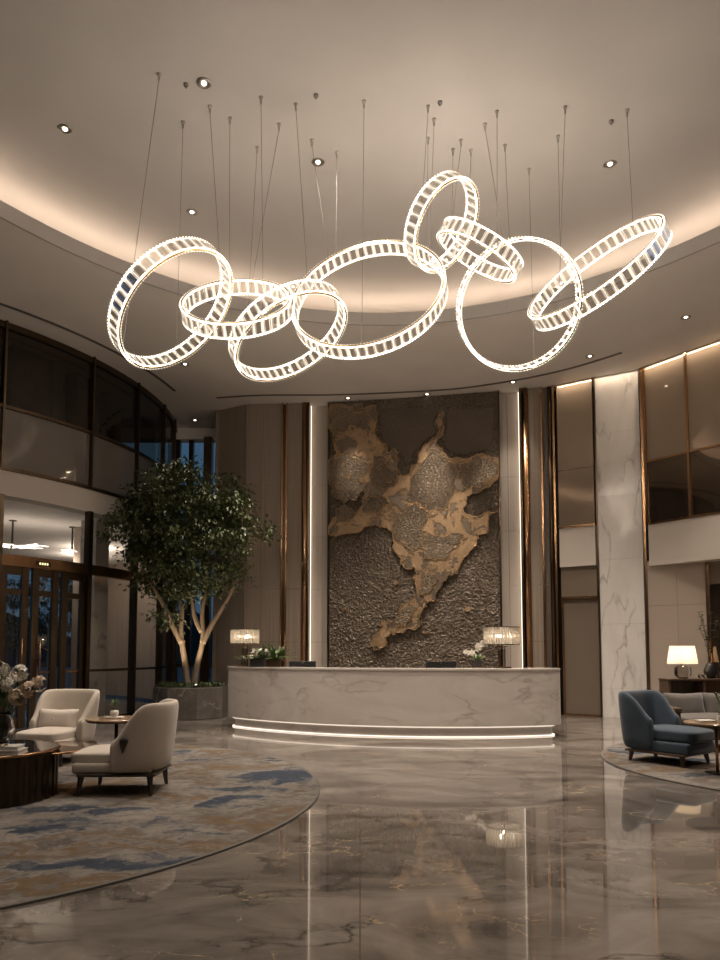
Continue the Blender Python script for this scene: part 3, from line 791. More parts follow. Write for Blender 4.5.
# ------------------------------------------------------------------ reception desk
DC = Vector((1.565,16.93)); DR = 5.47
def dp(X, r): return (X, DC.y - math.sqrt(max(r*r-(X-DC.x)**2, 0)))
def desk_outline(off, xl, xr, depth, corner):
    r = DR - off; pts = []
    th0 = math.asin((xl-DC.x)/r); th1 = math.asin((xr-DC.x)/r)
    da = corner/r
    f = lambda th, rr: (DC.x+rr*math.sin(th), DC.y-rr*math.cos(th))
    for k in range(8):          # left rounded end
        a = PI/2*(1-k/7); pts.append(f(th0+da-da*math.sin(a), r-corner+corner*math.cos(a)))
    for k in range(1, 40): pts.append(f(th0+da+(th1-th0-2*da)*k/40, r))
    for k in range(8):
        a = PI/2*k/7; pts.append(f(th1-da+da*math.sin(a), r-corner+corner*math.cos(a)))
    for k in range(41): pts.append(f(th1-(th1-th0)*k/40, r-depth))
    return pts
XL, XR = -2.63, 3.48
desk = thing('reception_desk', 'long curved pale marble reception desk with a glowing base', 'reception desk', (DC.x-1, DC.y-DR, 0))
off = Vector((-(DC.x-1), -(DC.y-DR)))
def loc2(pts): return [(p[0]+off.x, p[1]+off.y) for p in pts]
MB().prism(loc2(desk_outline(0, XL, XR, .62, .30)), .19, 1.095).build('body', M['desk'], desk)
MB().prism(loc2(desk_outline(-.012, XL-.012, XR+.012, .64, .31)), 1.095, 1.125).build('countertop', M['desk'], desk)
MB().prism(loc2(desk_outline(.13, XL+.17, XR-.17, .45, .2)), 0, .188).build('plinth', M['desk'], desk)
def strip(name, o, z0, z1):
    pts = desk_outline(o, XL+.17-(.13-o), XR-.17+(.13-o), .45, .2)[:55]
    MB().band(loc2(pts)[::-1], z0, z1, .012).build(name, M['led_desk'] if z0 < .1 else M['led_desk_dim'], desk)['label'] = 'warm glowing light strip'
strip('light_strip', .108, .160, .182)
strip('light_strip', .105, .004, .022)
MB().prism(loc2(desk_outline(.66, XL+.1, XR-.1, .6, .1)), .70, .74).build('work_surface', M['veneer_dark'], desk)
ctop = 1.125

def drum_lamp(px, Y, label, r, h):
    p = at_y(px, 668, Y)
    t = thing('table_lamp', label, 'lamp', (p.x, Y, ctop))
    MB().rbox((0,0,.012),(.30,.14,.024),.006,2).build('base', M['bronze_dark'], t)
    zs = .70-h
    for dx in (-.055,.055): MB().tube([(dx,0,.02),(dx,0,zs-.03)], .009, 8).build('post', M['bronze'], t)
    MB().box(-.045,.045,-.02,.02,.02,zs-.08).build('glass_panel', M['glass_grey'], t)
    MB().cbox((0,0,zs-.03),(.22,.03,.012)).build('cross_bar', M['bronze'], t)
    b = MB(); nr = 40
    for k in range(nr):
        a = 2*PI*k/nr; b.cyl((r*math.cos(a), r*math.sin(a), zs), r*PI/nr*.92, h, 8)
    sh = b.build('lamp_shade', M['rod'], t, smooth=False)
    sh['label'] = 'drum shade of clear glass rods'
    for z in (zs-.004, zs+h-.006):
        MB().lathe([(r-.02,z),(r+.02,z),(r+.02,z+.01),(r-.02,z+.01),(r-.02,z)], 40, caps=False).build('shade_ring', M['bronze_dark'], sh)
    for k in range(5):
        a = 2*PI*k/5+.3; MB().ball((r*.55*math.cos(a), r*.55*math.sin(a), zs+h*.5), .028, 2).build('bulb', M['bulb'], sh, smooth=True)
    MB().tube([(0,0,zs-.03),(0,0,zs+h+.03)], .007, 6).build('stem', M['bronze'], t)
drum_lamp(244.5, 13.25, 'table lamp with glass rod drum shade on the left end of the desk', .255, .27)
drum_lamp(502, 12.05, 'table lamp with glass rod drum shade on the right end of the desk', .285, .30)

def monitor(px, Y, w, label, tilt):
    p = at_y(px, 668, Y)
    t = thing('computer_monitor', label, 'monitor', (p.x, Y, .74), tilt)
    MB().rbox((0,0,.25+.06),(w,.035,.36),.008,2).build('screen_housing', M['screen'], t)
    MB().box(-.03,.03,.02,.05,.01,.2).build('stand', M['charcoal'], t)
    MB().rbox((0,.03,.008),(.26,.2,.016),.004,2).build('foot', M['charcoal'], t)
    MB().cbox((0,-.019,.46),(.02,.004,.012)).build('badge', M['nickel'], t)
monitor(302.5, 13.05, .50, 'dark low monitor behind the left part of the desk top', .25)
monitor(441, 12.75, .55, 'dark monitor behind the middle of the desk top', .0)

def leaf(b, p, d, ln, wd, up=Vector((0,0,1)), fold=.25):
    d = d.normalized(); s = d.cross(up)
    if s.length < 1e-3: s = d.orthogonal()
    s.normalize(); n = s.cross(d)
    a = b.b.verts.new(p); c = b.b.verts.new(p+d*ln - n*ln*.15)
    l = b.b.verts.new(p+d*ln*.45+s*wd/2+n*wd*fold); r = b.b.verts.new(p+d*ln*.45-s*wd/2+n*wd*fold); mdl = b.b.verts.new(p+d*ln*.5)
    b.b.faces.new((a,mdl,l)); b.b.faces.new((mdl,c,l)); b.b.faces.new((a,r,mdl)); b.b.faces.new((mdl,r,c))
def blossom(b, c, r, nrm=None, n=5):
    nrm = nrm or Vector((random.uniform(-1,1), random.uniform(-1,.2), random.uniform(-.2,1))).normalized()
    u = nrm.orthogonal().normalized(); v = nrm.cross(u); a0 = random.random()*6
    for k in range(n):
        a = a0+2*PI*k/n; d = (u*math.cos(a)+v*math.sin(a)+nrm*.35).normalized()
        leaf(b, Vector(c), d, r, r*.85, nrm, .12)
# left planters on desk
pl = at_y(266, 667, 13.0)
for k, (dx, mat_, lab, wd) in enumerate(((-.15,M['charcoal'],'black rectangular planter of ferns and white flowers on the desk',.26),(.15,M['bronze_dark'],'bronze rectangular planter of ferns on the desk beside the black planter',.25))):
    Yp = 13.0-.0-.05*k
    t = thing('desk_planter', lab, 'planter', (pl.x+dx, Yp, ctop), -.12, None)
    MB().rbox((0,0,.075),(wd,.17,.15),.008,2).build('pot', mat_, t)
    b = MB()
    for i in range(46):
        a = random.uniform(0,2*PI); e = random.uniform(.15,1.2)
        d = Vector((math.cos(a)*math.cos(e)*1.3, math.sin(a)*math.cos(e)*.7, math.sin(e)))
        s = Vector((random.uniform(-.09,.09), random.uniform(-.05,.05), .14))
        ln = random.uniform(.16,.30)
        for j in range(5):
            q = s+d*ln*(j/4)+Vector((0,0,-.04*(j/4)**2))
            for sg_ in (-1,1): leaf(b, q, d+Vector((-d.y,d.x,0))*sg_*.8, .085, .036)
    b.build('fern_leaves', M['leaf_light'], t, norm=False)
    b = MB()
    for i in range(30 if k == 0 else 9):
        blossom(b, (random.uniform(-.12,.17), random.uniform(-.10,.06), random.uniform(.17,.33)), .042)
    b.build('flowers', M['petal'], t, norm=False)
# right orchid
po = at_y(477, 668, 12.1)
t = thing('potted_orchid', 'white orchid in a small black pot on the desk beside the right lamp', 'plant', (po.x, 12.1, ctop))
MB().rbox((0,0,.008),(.22,.13,.016),.004,2).build('tray', M['walnut'], t)
MB().rbox((0,0,.075),(.17,.10,.12),.008,2).build('pot', M['charcoal'], t)
b = MB()
for i in range(22):
    a = random.uniform(0,2*PI); leaf(b, Vector((random.uniform(-.05,.05),0,.13)), Vector((math.cos(a),math.sin(a)*.6,random.uniform(.4,1.4))), random.uniform(.10,.17), .05)
b.build('leaves', M['leaf_light'], t, norm=False)
b = MB(); b2 = MB()
for tx, tz, sx_ in ((.12,.42,.02),(-.16,.28,-.02),(.02,.38,0)):
    pts = [Vector((sx_*.5,0,.12)), Vector((sx_+tx*.2,-.01,.12+(tz-.12)*.6)), Vector((tx*.7,-.02,tz)), Vector((tx*1.2,-.03,tz-.02))]
    pts = smooth_poly(pts, 4); b2.tube(pts, .004, 5)
    for q in pts[5:]:
        for _ in range(2): blossom(b, q+Vector((random.uniform(-.025,.025),-.02,random.uniform(-.02,.025))), .045, Vector((random.uniform(-.4,.4),-1,.2)).normalized())
b2.build('stems', M['stem'], t, smooth=True); b.build('flowers', M['petal'], t, norm=False)

# ------------------------------------------------------------------ relief on the reception wall
A0 = Vector((-.74,16.83)); AE = Vector((3.23,16.04)); ad_ = (AE-A0).normalized(); AL = (AE-A0).length
art = thing('wall_relief', 'huge bronze and taupe textured wall relief behind the desk', 'wall art', (A0.x,A0.y,0), math.atan2(ad_.y,ad_.x))
def art_uv(px, py, out=.1):
    nrm = Vector((ad_.y, -ad_.x)); r = ray(px, py); p0 = A0+nrm*out
    t_ = (p0.x*nrm.x+p0.y*nrm.y)/(r.x*nrm.x+r.y*nrm.y)
    q = r*t_; return ((q.xy-p0).dot(ad_), q.z+EYE)
b = MB(); nx, nz = 230, 390
grid = []
Z0, Z1 = .6, 7.49
for j in range(nz+1):
    row = []
    for i in range(nx+1):
        u = .01+(AL-.02)*i/nx; z = Z0+(Z1-Z0)*j/nz
        wv = noise.noise_vector((u*2.1, z*2.1, 1.7))*.18
        d_ = noise.voronoi((u*8.5+wv.x*7, z*8.5+wv.y*7, 0.3))[0]
        rid = max(0, 1-(d_[1]-d_[0])*2.6)
        fr = noise.fractal((u*3, z*3, 5.), 1.0, 2.0, 4)
        h = .026*rid**3 + .010*fr + .010*noise.fractal((u*14, z*14, 2.), 1.0, 2.0, 3)
        row.append(b.b.verts.new((u, -.03-h, z)))
    grid.append(row)
for j in range(nz):
    for i in range(nx): b.b.faces.new((grid[j][i], grid[j][i+1], grid[j+1][i+1], grid[j+1][i]))
b.build('relief_panel', M['relief'], art, smooth=True)
MB().box(0, AL, .01, .12, 0, 7.49).build('backing', M['relief_dark'], art)
for x0 in (-.03, AL): MB().box(x0, x0+.03, -.09, .12, 0, 7.49).build('frame_strip', M['bronze_dark'], art)

def rough(poly, amp=.22, minl=.028):
    out = []
    def sub(a, c):
        L = (c-a).length
        if L < minl: return
        d = (c-a)/L; m_ = (a+c)/2+Vector((-d.y,d.x))*random.gauss(0,1)*amp*L*.55
        sub(a, m_); out.append(m_); sub(m_, c)
    n_ = len(poly)
    for i in range(n_):
        a, c = poly[i], poly[(i+1)%n_]; out.append(a); sub(a, c)
    return out
def sheet(name, pxs, y_back, y_front, mat, amp=.22, edge=None, minl=.03):
    poly = [Vector(art_uv(x, y)) for x, y in pxs]
    poly = [Vector((min(max(p.x,.02),AL-.02), min(p.y,7.48))) for p in poly]
    poly = rough(poly, amp, minl)
    poly = [Vector((min(max(p.x,.01),AL-.01), min(p.y,7.48))) for p in poly]
    b = MB(); n_ = len(poly)
    # slightly inset front outline gives a chamfered, melted edge
    ar = sum(poly[i].x*poly[(i+1)%n_].y-poly[(i+1)%n_].x*poly[i].y for i in range(n_))
    sgn = 1 if ar > 0 else -1
    ins = []
    for i in range(n_):
        d = (poly[(i+1)%n_]-poly[i-1]).normalized(); ins.append(poly[i]+Vector((-d.y,d.x))*sgn*.012)
    lo = [b.b.verts.new((p.x,y_back,p.y)) for p in poly]; mid = [b.b.verts.new((p.x,y_front+.012,p.y)) for p in poly]; fr_ = [b.b.verts.new((p.x,y_front,p.y)) for p in ins]
    for i in range(n_):
        j = (i+1)%n_
        b.b.faces.new((lo[i],lo[j],mid[j],mid[i])); b.b.faces.new((mid[i],mid[j],fr_[j],fr_[i]))
    from mathutils.geometry import delaunay_2d_cdt
    res = delaunay_2d_cdt(ins, [], [list(range(n_))] if sgn > 0 else [list(range(n_))[::-1]], 1, 1e-5)
    tv = [b.b.verts.new((p.x,y_front,p.y)) for p in res[0]]
    for f in res[2]:
        try: b.b.faces.new([tv[i] for i in f])
        except ValueError: pass
    o = b.build(name, mat, art)
    if edge:
        e = MB(); pp = [(p.x,y_front+.002,p.y) for p in poly]; e.tube(pp+[pp[0]], edge, 5); e.build('gold_edge', M['edge'], o, smooth=True)
    return o
def c7(L): return [(320+x/3.79, 390+y/3.79) for x, y in L]
def c8(L): return [(320+x/3.79, 530+y/3.79) for x, y in L]
main = c7([(41,58),(110,64),(160,75),(214,60),(214,130),(226,190),(252,208),(255,238),(290,234),(302,268),(305,320),(330,325),(345,290),(370,282),(372,238),(400,205),(438,180),(455,152),(440,116),(466,84),(471,96),(462,122),(470,150),(462,180),(448,212),(470,238),(520,256),(560,262),(600,242),(672,258),(672,340),(640,372),(602,390),(570,398),(556,430),(560,472),(600,480),(640,462),(672,460),(640,490),(634,528)]) + \
       c8([(640,5),(600,22),(588,62),(560,95),(532,130),(524,165),(480,186),(458,220),(440,246),(434,270),(400,282),(385,310),(378,340),(386,356),(350,376),(300,385),(270,390),(248,405),(252,436),(206,456),(194,430),(206,400),(238,370),(290,340),(310,286),(350,270),(366,240),(358,205),(370,165),(358,140),(312,130),(288,85),(282,50)]) + \
       c7([(276,560),(252,522),(210,510),(150,542),(96,546),(60,560),(41,556)])
sheet('bronze_sheet', main, -.02, -.15, M['sheet'], .30, .009)['label'] = 'jagged raised bronze sheet'
for L in (c7([(50,260),(95,240),(150,262),(185,310),(178,370),(140,420),(95,430),(52,400)]),
          c7([(205,250),(255,262),(292,305),(298,355),(250,385),(205,360),(196,300)]),
          c7([(60,455),(110,450),(140,470),(110,505),(62,525)]),
          c7([(190,405),(240,410),(262,440),(215,470),(170,470)]),
          c7([(345,350),(375,300),(410,250),(440,228),(470,255),(515,300),(510,350),(505,400),(470,455),(430,455),(400,440),(350,435),(330,400)]),
          c7([(285,480),(330,445),(390,450),(410,490),(400,540),(395,600),(345,610),(300,580),(275,520)]),
          c7([(525,275),(570,275),(610,260),(660,275),(660,330),(620,360),(580,370),(545,370),(525,330)]),
          c7([(420,545),(470,560),(520,545),(560,560)]) + c8([(530,40),(490,90),(440,120),(400,110),(390,50)]),
          c8([(385,190),(420,160),(450,190),(420,235),(395,255),(378,225)]),
          c7([(50,75),(130,85),(190,100),(195,160),(150,150),(100,160),(50,180)]),
          c8([(310,300),(345,282),(370,290),(355,325),(330,350),(300,365),(285,355)])):
    sheet('stone_plate', L, -.10, -.175, M['plate'], .3, .008)
for L in (c7([(228,75),(300,70),(430,66),(448,84),(425,118),(440,158),(395,190),(355,232),(350,270),(320,278),(300,226),(262,222),(238,190),(226,130)]),
          c7([(485,66),(600,60),(660,64),(650,200),(600,235),(540,246),(492,232),(470,205),(480,140)])):
    sheet('dark_plate', L, -.02, -.06, M['relief_dark'], .12)
for k, (cx_, cy_, rr2) in enumerate(((110,330,3.2),(75,375,2.2),(160,345,2.6),(225,300,2.4),(265,350,2.0),(90,285,2.0))):
    x0, y0 = 320+cx_/3.79, 390+cy_/3.79
    sheet('bronze_fleck', [(x0+math.cos(a)*random.uniform(.6,1.3)*rr2, y0+math.sin(a)*random.uniform(.5,1.1)*rr2) for a in [i*PI/4 for i in range(8)]], -.15, -.19, M['sheet'], .25, .006)
# drips of bronze sitting on the lower field
for k, (cx_, cy_) in enumerate(((285,200),(235,360),(90,300),(560,300),(400,390))):
    x0, y0 = 320+cx_/3.79, 530+cy_/3.79
    sheet('bronze_fleck', [(x0+math.cos(a)*random.uniform(1.5,4), y0+math.sin(a)*random.uniform(1,2.5)) for a in [i*PI/4 for i in range(8)]], -.02, -.09, M['sheet'], .2, .006)

# ------------------------------------------------------------------ indoor tree
TC = Vector((-3.66, 15.25))
planter = thing('stone_planter', 'dark marble octagonal planter holding the tree', 'planter', (TC.x,TC.y,0))
octo = lambda r: [(r*math.cos(PI/8+PI/4*k), r*math.sin(PI/8+PI/4*k)) for k in range(8)]
MB().prism(octo(.80), 0, .66).build('bowl', M['planter'], planter, bevel=.015)
MB().prism(octo(.74), .60, .665).build('soil', M['soil'], planter)
b = MB()
for i in range(900):
    a = random.uniform(0,2*PI); r = .72*math.sqrt(random.random()); q = Vector((r*math.cos(a), r*math.sin(a), .665))
    leaf(b, q, Vector((random.uniform(-1,1),random.uniform(-1,1),random.uniform(.5,1.8))), random.uniform(.06,.14), .03)
o = b.build('groundcover', M['moss'], planter, norm=False); o['kind'] = 'stuff'

def make_tree(name, label, loc, stems, crown, nleaf, lmat, bmat, clip=None, group=None, ncl=95, seed=3, lsize=(.09,.145)):
    rnd = random.Random(seed)
    t = thing(name, label, 'tree', loc, 0, group)
    tb = MB(); nodes = []
    for st in stems:
        pts = smooth_poly([Vector(p) for p in st], 5); n_ = len(pts)
        tb.tube(pts, [.075-.05*i/(n_-1) for i in range(n_)], 8); nodes += [(p, .075-.05*i/(n_-1)) for i, p in enumerate(pts) if p.z > 1.0]
    br = MB(); cc, cr = Vector(crown[0]), Vector(crown[1]); clusters = []
    tries = 0
    while len(clusters) < ncl and tries < 4000:
        tries += 1
        d = Vector((rnd.gauss(0,1), rnd.gauss(0,1), rnd.gauss(0,1))).normalized()
        rr_ = rnd.uniform(.35,1.0)**.6
        # uneven outline
        rr_ *= .80+.52*noise.noise(d*2.3+Vector((seed,0,0)))+.10
        p = cc+Vector((d.x*cr.x, d.y*cr.y, d.z*cr.z))*rr_
        if clip and not clip(Vector(loc)+p): continue
        if any((p-q).length < .22 for q in clusters): continue
        clusters.append(p)
    clusters.sort(key=lambda p: (p-Vector((0,0,1.6))).length)
    for p in clusters:
        q, r0 = min(nodes, key=lambda s: (s[0]-p).length + (0 if s[0].z < p.z else 3*(s[0].z-p.z)))
        m1 = q.lerp(p, .45)+Vector((0,0,.10))+Vector((rnd.gauss(0,.06),rnd.gauss(0,.06),0))
        pts = smooth_poly([q, m1, p], 4); n_ = len(pts)
        rb = [max(.006, min(r0*.8,.032)*(1-.7*i/(n_-1))) for i in range(n_)]; br.tube(pts, rb, 5); nodes += [(pts[i], rb[i]) for i in (2,4,6,8)]
    tb.build('trunk', bmat, t, smooth=True); br.build('branches', bmat, t, smooth=True)
    fo = MB(); per = nleaf//max(1,len(clusters))
    for p in clusters:
        sp = rnd.uniform(.20,.32)
        for i in range(per):
            d = Vector((rnd.gauss(0,1), rnd.gauss(0,1), rnd.gauss(0,.65)))*sp*.62
            q = p+d
            if clip and not clip(Vector(loc)+q): continue
            leaf(fo, q, Vector((d.x*2+rnd.gauss(0,.4), d.y*2+rnd.gauss(0,.4), rnd.gauss(-.1,.5))), rnd.uniform(*lsize), rnd.uniform(.055,.085))
    fo.build('foliage', lmat, t, norm=False)
    return t
def clip_fac(p): return (p.xy-FC).length > FR+.12 and not (p.y > 16.75 and p.x > -3.7) and p.y < 18.6
make_tree('indoor_tree', 'tall leafy multi-stem tree growing from the marble planter', (TC.x,TC.y,.64),
          [[(-.05,-.05,0),(-.13,-.05,.55),(-.22,-.08,1.15),(-.20,-.1,1.8),(-.34,-.12,2.6),(-.30,-.1,3.6)],
           [(-.19,-.07,.95),(-.42,-.15,1.4),(-.62,-.3,1.9),(-.95,-.45,2.5)],
           [(.06,0,0),(.13,0,.5),(.24,.0,1.05),(.22,.02,1.7),(.36,.05,2.4),(.34,0,3.1)],
           [(.23,0,.95),(.45,.03,1.4),(.75,.05,1.9),(1.0,0,2.4)],
           [(.22,.02,1.2),(.05,0,1.55),(-.02,-.03,2.2)]],
          ((-.20,-.25,3.25),(1.60,1.35,1.75)), 13500, M['leaf'], M['bark'], clip_fac, None, 150)
for i, (X, Y, s) in enumerate(((-12.6,28.2,1.2),(-16.2,33,1.2))):
    make_tree('outdoor_tree', ['dark tree outside seen through the middle glass door','dark tree outside seen through the leftmost glass door'][i], (X,Y,-.12),
              [[(0,0,0),(.1,0,1.2),(0,.1,2.6*s)]], ((0,0,2.9*s),(1.5*s,1.5*s,1.6*s)), 1800, M['leaf'], M['bark'], None, 'trees outside the entrance', 40, 11+i, (.2,.35))
for i, (dx, dy, pw) in enumerate(((.22,-.50,60),(-.30,-.50,50),(-.05,.45,16))):
    spot('tree_uplight', (TC.x+dx,TC.y+dy,.75), (TC.x+dx*.1, TC.y+dy*.1, 2.6), pw, 70, .8, (1,.78,.52), .05)
t = thing('ground_spotlight', 'tiny spotlight in the moss at the foot of the tree', 'spotlight', (TC.x+.25,TC.y-.62,.66))
MB().cyl((0,0,0),.03,.06,12).build('housing', M['charcoal'], t); MB().cyl((0,0,.06),.024,.004,12).build('lens', M['lens'], t)

# ------------------------------------------------------------------ rugs
def rug(c, r, label, ry=None):
    ry = ry or r
    t = thing('round_rug', label, 'rug', (c[0],c[1],0))
    MB().prism([(r*math.cos(2*PI*k/96), ry*math.sin(2*PI*k/96)) for k in range(96)], .001, .014).build('pile', M['rug'], t)
    MB().band([((r+.02)*math.cos(-2*PI*k/96), (ry+.02)*math.sin(-2*PI*k/96)) for k in range(97)], .001, .015, -.03).build('binding', M['rug_edge'], t)
    return t
rug((-4.35,7.05), 3.93, 'large round blue and beige abstract rug under the cream armchairs')
rug((5.95,8.75), 2.80, 'round blue and beige rug under the blue armchair at right')
RZ = .014

# ------------------------------------------------------------------ seating
def tub_shell(a, yf, yb0, yb, z0, arm_h, back_h, th, rake, power=.75, arm_y=None, rise=1.0, n_arc=16, armin=0.):
    path = []
    for k in range(5): path.append(Vector((-a, yf+(yb0-yf)*k/5)))
    for k in range(n_arc+1):
        ph = PI*k/n_arc; c, s = math.cos(ph), math.sin(ph)
        path.append(Vector((-a*math.copysign(abs(c)**power, c), yb0+(yb-yb0)*abs(s)**power)))
    for k in range(5): path.append(Vector((a, yb0+(yf-yb0)*(k+1)/5)))
    b = MB(); rows = []
    ay = yf+.12 if arm_y is None else arm_y
    N_ = len(path)
    for i, p in enumerate(path):
        d = (path[min(i+1,N_-1)]-path[max(i-1,0)]).normalized(); nn = Vector((-d.y, d.x))
        if nn.dot(p-Vector((0,yb0*.3))) < 0: nn = -nn
        t_ = min(max((p.y-ay)/(yb0+.55*(yb-yb0)-ay),0),1); t_ = (t_*t_*(3-2*t_))**rise
        h = arm_h+(back_h-arm_h)*t_
        sec = []
        for o, z in ((th*.5,z0),(th*.52,z0+(h-z0)*.35),(th*.5,z0+(h-z0)*.7),(th*.46,h-.035),(th*.2,h),(-th*.2,h),(-th*.46,h-.035),(-th*.5,z0+(h-z0)*.6),(-th*.5,z0+(h-z0)*.3),(-th*.5,z0)):
            off_ = o+rake*((z-z0)/(back_h-z0))*(.4+.6*t_)
            sec.append(b.b.verts.new((p.x+nn.x*off_, p.y+nn.y*off_, z)))
        rows.append(sec)
    m_ = len(rows[0])
    for A, B in zip(rows, rows[1:]):
        for k in range(m_): b.b.faces.new((A[k], A[(k+1)%m_], B[(k+1)%m_], B[k]))
    b.b.faces.new(rows[0][::-1]); b.b.faces.new(rows[-1])
    return b
def tapered(b, top, bot, r0, r1):
    b.tube([bot, top], [r1, r0], 4)
def cushion(b, c, s, r=.05, puff=.03, seg=5):
    t = bmesh.new(); bmesh.ops.create_cube(t, size=1)
    for v in t.verts: v.co = Vector((v.co.x*s[0], v.co.y*s[1], v.co.z*s[2]))
    bmesh.ops.subdivide_edges(t, edges=list(t.edges), cuts=5, use_grid_fill=True)
    for v in t.verts:
        x, y, z = v.co.x/(s[0]/2), v.co.y/(s[1]/2), v.co.z/(s[2]/2)
        e = (1-x**4)*(1-y**4); v.co.z += puff*(1 if z > 0 else -1)*e*abs(z)
        k = 1-r*.5*max(abs(x)**6+abs(y)**6-1, 0)
        v.co.x *= k; v.co.y *= k
        if abs(z) > .9: v.co.x *= 1-r*.45*abs(x)**3; v.co.y *= 1-r*.45*abs(y)**3
    return b.add(t, Matrix.Translation(c))
def tub_chair(label, loc, rz, tassel=False, s=1.0):
    t = thing('tub_armchair', label, 'armchair', loc, rz); t.scale = (.95,.95,.97)
    tub_shell(.345, -.06, .14, .41, .23, .54, .92, .10, .08, .86, -.06, 1.0).build('backrest', M['cream'], t, smooth=True, sub=2)
    b = MB(); b.rbox((0,-.06,.27),(.64,.80,.11),.03,3); b.build('seat_base', M['cream'], t, smooth=True)
    b = MB(); cushion(b, (0,-.09,.365), (.60,.83,.12), .10, .03); b.build('seat_cushion', M['cream_cushion'], t, smooth=True, sub=1)
    b = MB(); b.rbox((0,.0,.205),(.70,.80,.03),.012,2); b.build('base_rail', M['legwood'], t)
    for sx_ in (-1,1):
        for y in (-.36,.33):
            b = MB(); tapered(b, Vector((sx_*.30,y,.20)), Vector((sx_*.335,y*1.06,.0)), .034, .018); b.build('leg', M['legwood'], t)
    if tassel:
        b = MB()
        X = .415
        for k in range(7): b.tube([(X+.005,+.06+.012*k,.60-.01*abs(k-3)),(X+.012,+.065+.010*k,.55),(X+.008,+.075+.006*k,.43+.02*abs(k-2))], [.012,.014,.006], 6)
        b.build('tassel', M['charcoal'], t, smooth=True)['label'] = 'dark tassel hanging on the outer side'
    return t
tub_chair('cream tub armchair facing the viewer with a pillow, beside the glass doors', (-3.86,9.02,RZ), R_(-12))
tub_chair('cream tub armchair seen from the side, nearer the viewer on the rug', (-2.36,7.16,RZ), R_(-88), True)
c = Vector((-3.86,9.02)); a = R_(-12)
pw = thing('throw_pillow', 'small cream lumbar pillow leaning in the rear armchair', 'pillow', (c.x-.03, c.y+.07, .515+RZ), a)
pb = MB(); t_ = bmesh.new(); bmesh.ops.create_cube(t_, size=1); bmesh.ops.subdivide_edges(t_, edges=list(t_.edges), cuts=7, use_grid_fill=True)
for v in t_.verts:
    x, y, z = v.co*2; e = ((1-x**4)*(1-z**4))**.6
    v.co = Vector((x*.25*(1-.06*(1-abs(z))*abs(x)**2), y*(.012+.075*e), z*.125*(1-.08*(1-abs(x)))))
pb.add(t_, Matrix.Rotation(R_(-14),4,'X')); pb.build('pillow_cover', M['cream_cushion'], pw, smooth=True); pw.scale = (1.1,1.1,1.12)
b = MB(); b.ball((0,-.088,.02),.014,1,(1,.5,1)); b.build('button', M['cream'], pw, smooth=True)

def blue_chair():
    t = thing('blue_armchair', 'deep slate blue upholstered armchair with wooden feet', 'armchair', (3.91,9.01,RZ), R_(37)); t.scale = (.88,.9,.95)
    tub_shell(.35, .0, .28, .46, .16, .58, .92, .12, .07, .45, .02, .8).build('backrest', M['blue'], t, smooth=True, sub=2)
    b = MB(); b.rbox((0,-.07,.225),(.74,.86,.15),.03,3); b.build('seat_base', M['blue'], t, smooth=True)
    b = MB(); cushion(b, (0,-.12,.375), (.68,.86,.15), .09, .03); b.build('seat_cushion', M['blue'], t, smooth=True, sub=1)
    b = MB(); b.rbox((0,-.0,.14),(.76,.88,.03),.01,2); b.build('base_rail', M['walnut'], t)
    for sx_ in (-1,1):
        for y in (-.38,.36):
            b = MB(); tapered(b, Vector((sx_*.32,y,.13)), Vector((sx_*.345,y*1.06,.0)), .042, .026); b.build('leg', M['walnut'], t)
blue_chair()
# sofa
so = thing('grey_sofa', 'grey sofa with dark wooden arms at the right edge', 'sofa', (5.62,10.25,RZ))
b = MB(); b.rbox((0,0,.25),(2.28,.86,.18),.04,3); b.build('seat_base', M['grey'], so, smooth=True)
b = MB()
for x in (-.565,.565): 
    b = MB(); cushion(b, (x,-.06,.40), (1.10,.84,.15), .07, .025); b.build('seat_cushion', M['grey'], so, smooth=True, sub=1)
b = MB(); b.rbox((0,.38,.44),(2.28,.14,.46),.05,3); b.build('backrest', M['grey'], so, smooth=True)
for sx_ in (-1,1):
    b = MB(); b.rbox((sx_*1.19,-.03,.585),(.10,.84,.05),.018,3); b.rbox((sx_*1.19,-.40,.30),(.07,.06,.56),.01,2); b.rbox((sx_*1.19,.36,.30),(.07,.06,.56),.01,2); b.build('arm', M['walnut'], so)
for sx_ in (-1,1):
    for y in (-.36,.36):
        b = MB(); tapered(b, Vector((sx_*1.05,y,.16)), Vector((sx_*1.07,y,.0)), .035,.022); b.build('leg', M['walnut'], so)
for k, x in enumerate((-.80,-.22,.38)):
    p_ = thing('sofa_pillow', ['grey square pillow at the left end of the sofa','grey square pillow second from the left on the sofa','grey square pillow third from the left on the sofa'][k], 'pillow', (5.62+x,10.25+.20,.575+RZ), .1*(-1)**k, 'sofa pillows')
    pb = MB(); t_ = bmesh.new(); bmesh.ops.create_cube(t_, size=1); bmesh.ops.subdivide_edges(t_, edges=list(t_.edges), cuts=7, use_grid_fill=True)
    for v in t_.verts:
        X, Y, Z = v.co*2; e = ((1-X**4)*(1-Z**4))**.6
        v.co = Vector((X*.30*(1-.07*(1-abs(Z))*X*X), Y*(.015+.085*e), Z*.21*(1-.07*(1-abs(X))*Z*Z)))
    pb.add(t_, Matrix.Rotation(R_(-16),4,'X')); pb.build('pillow_cover', M['grey'], p_, smooth=True)

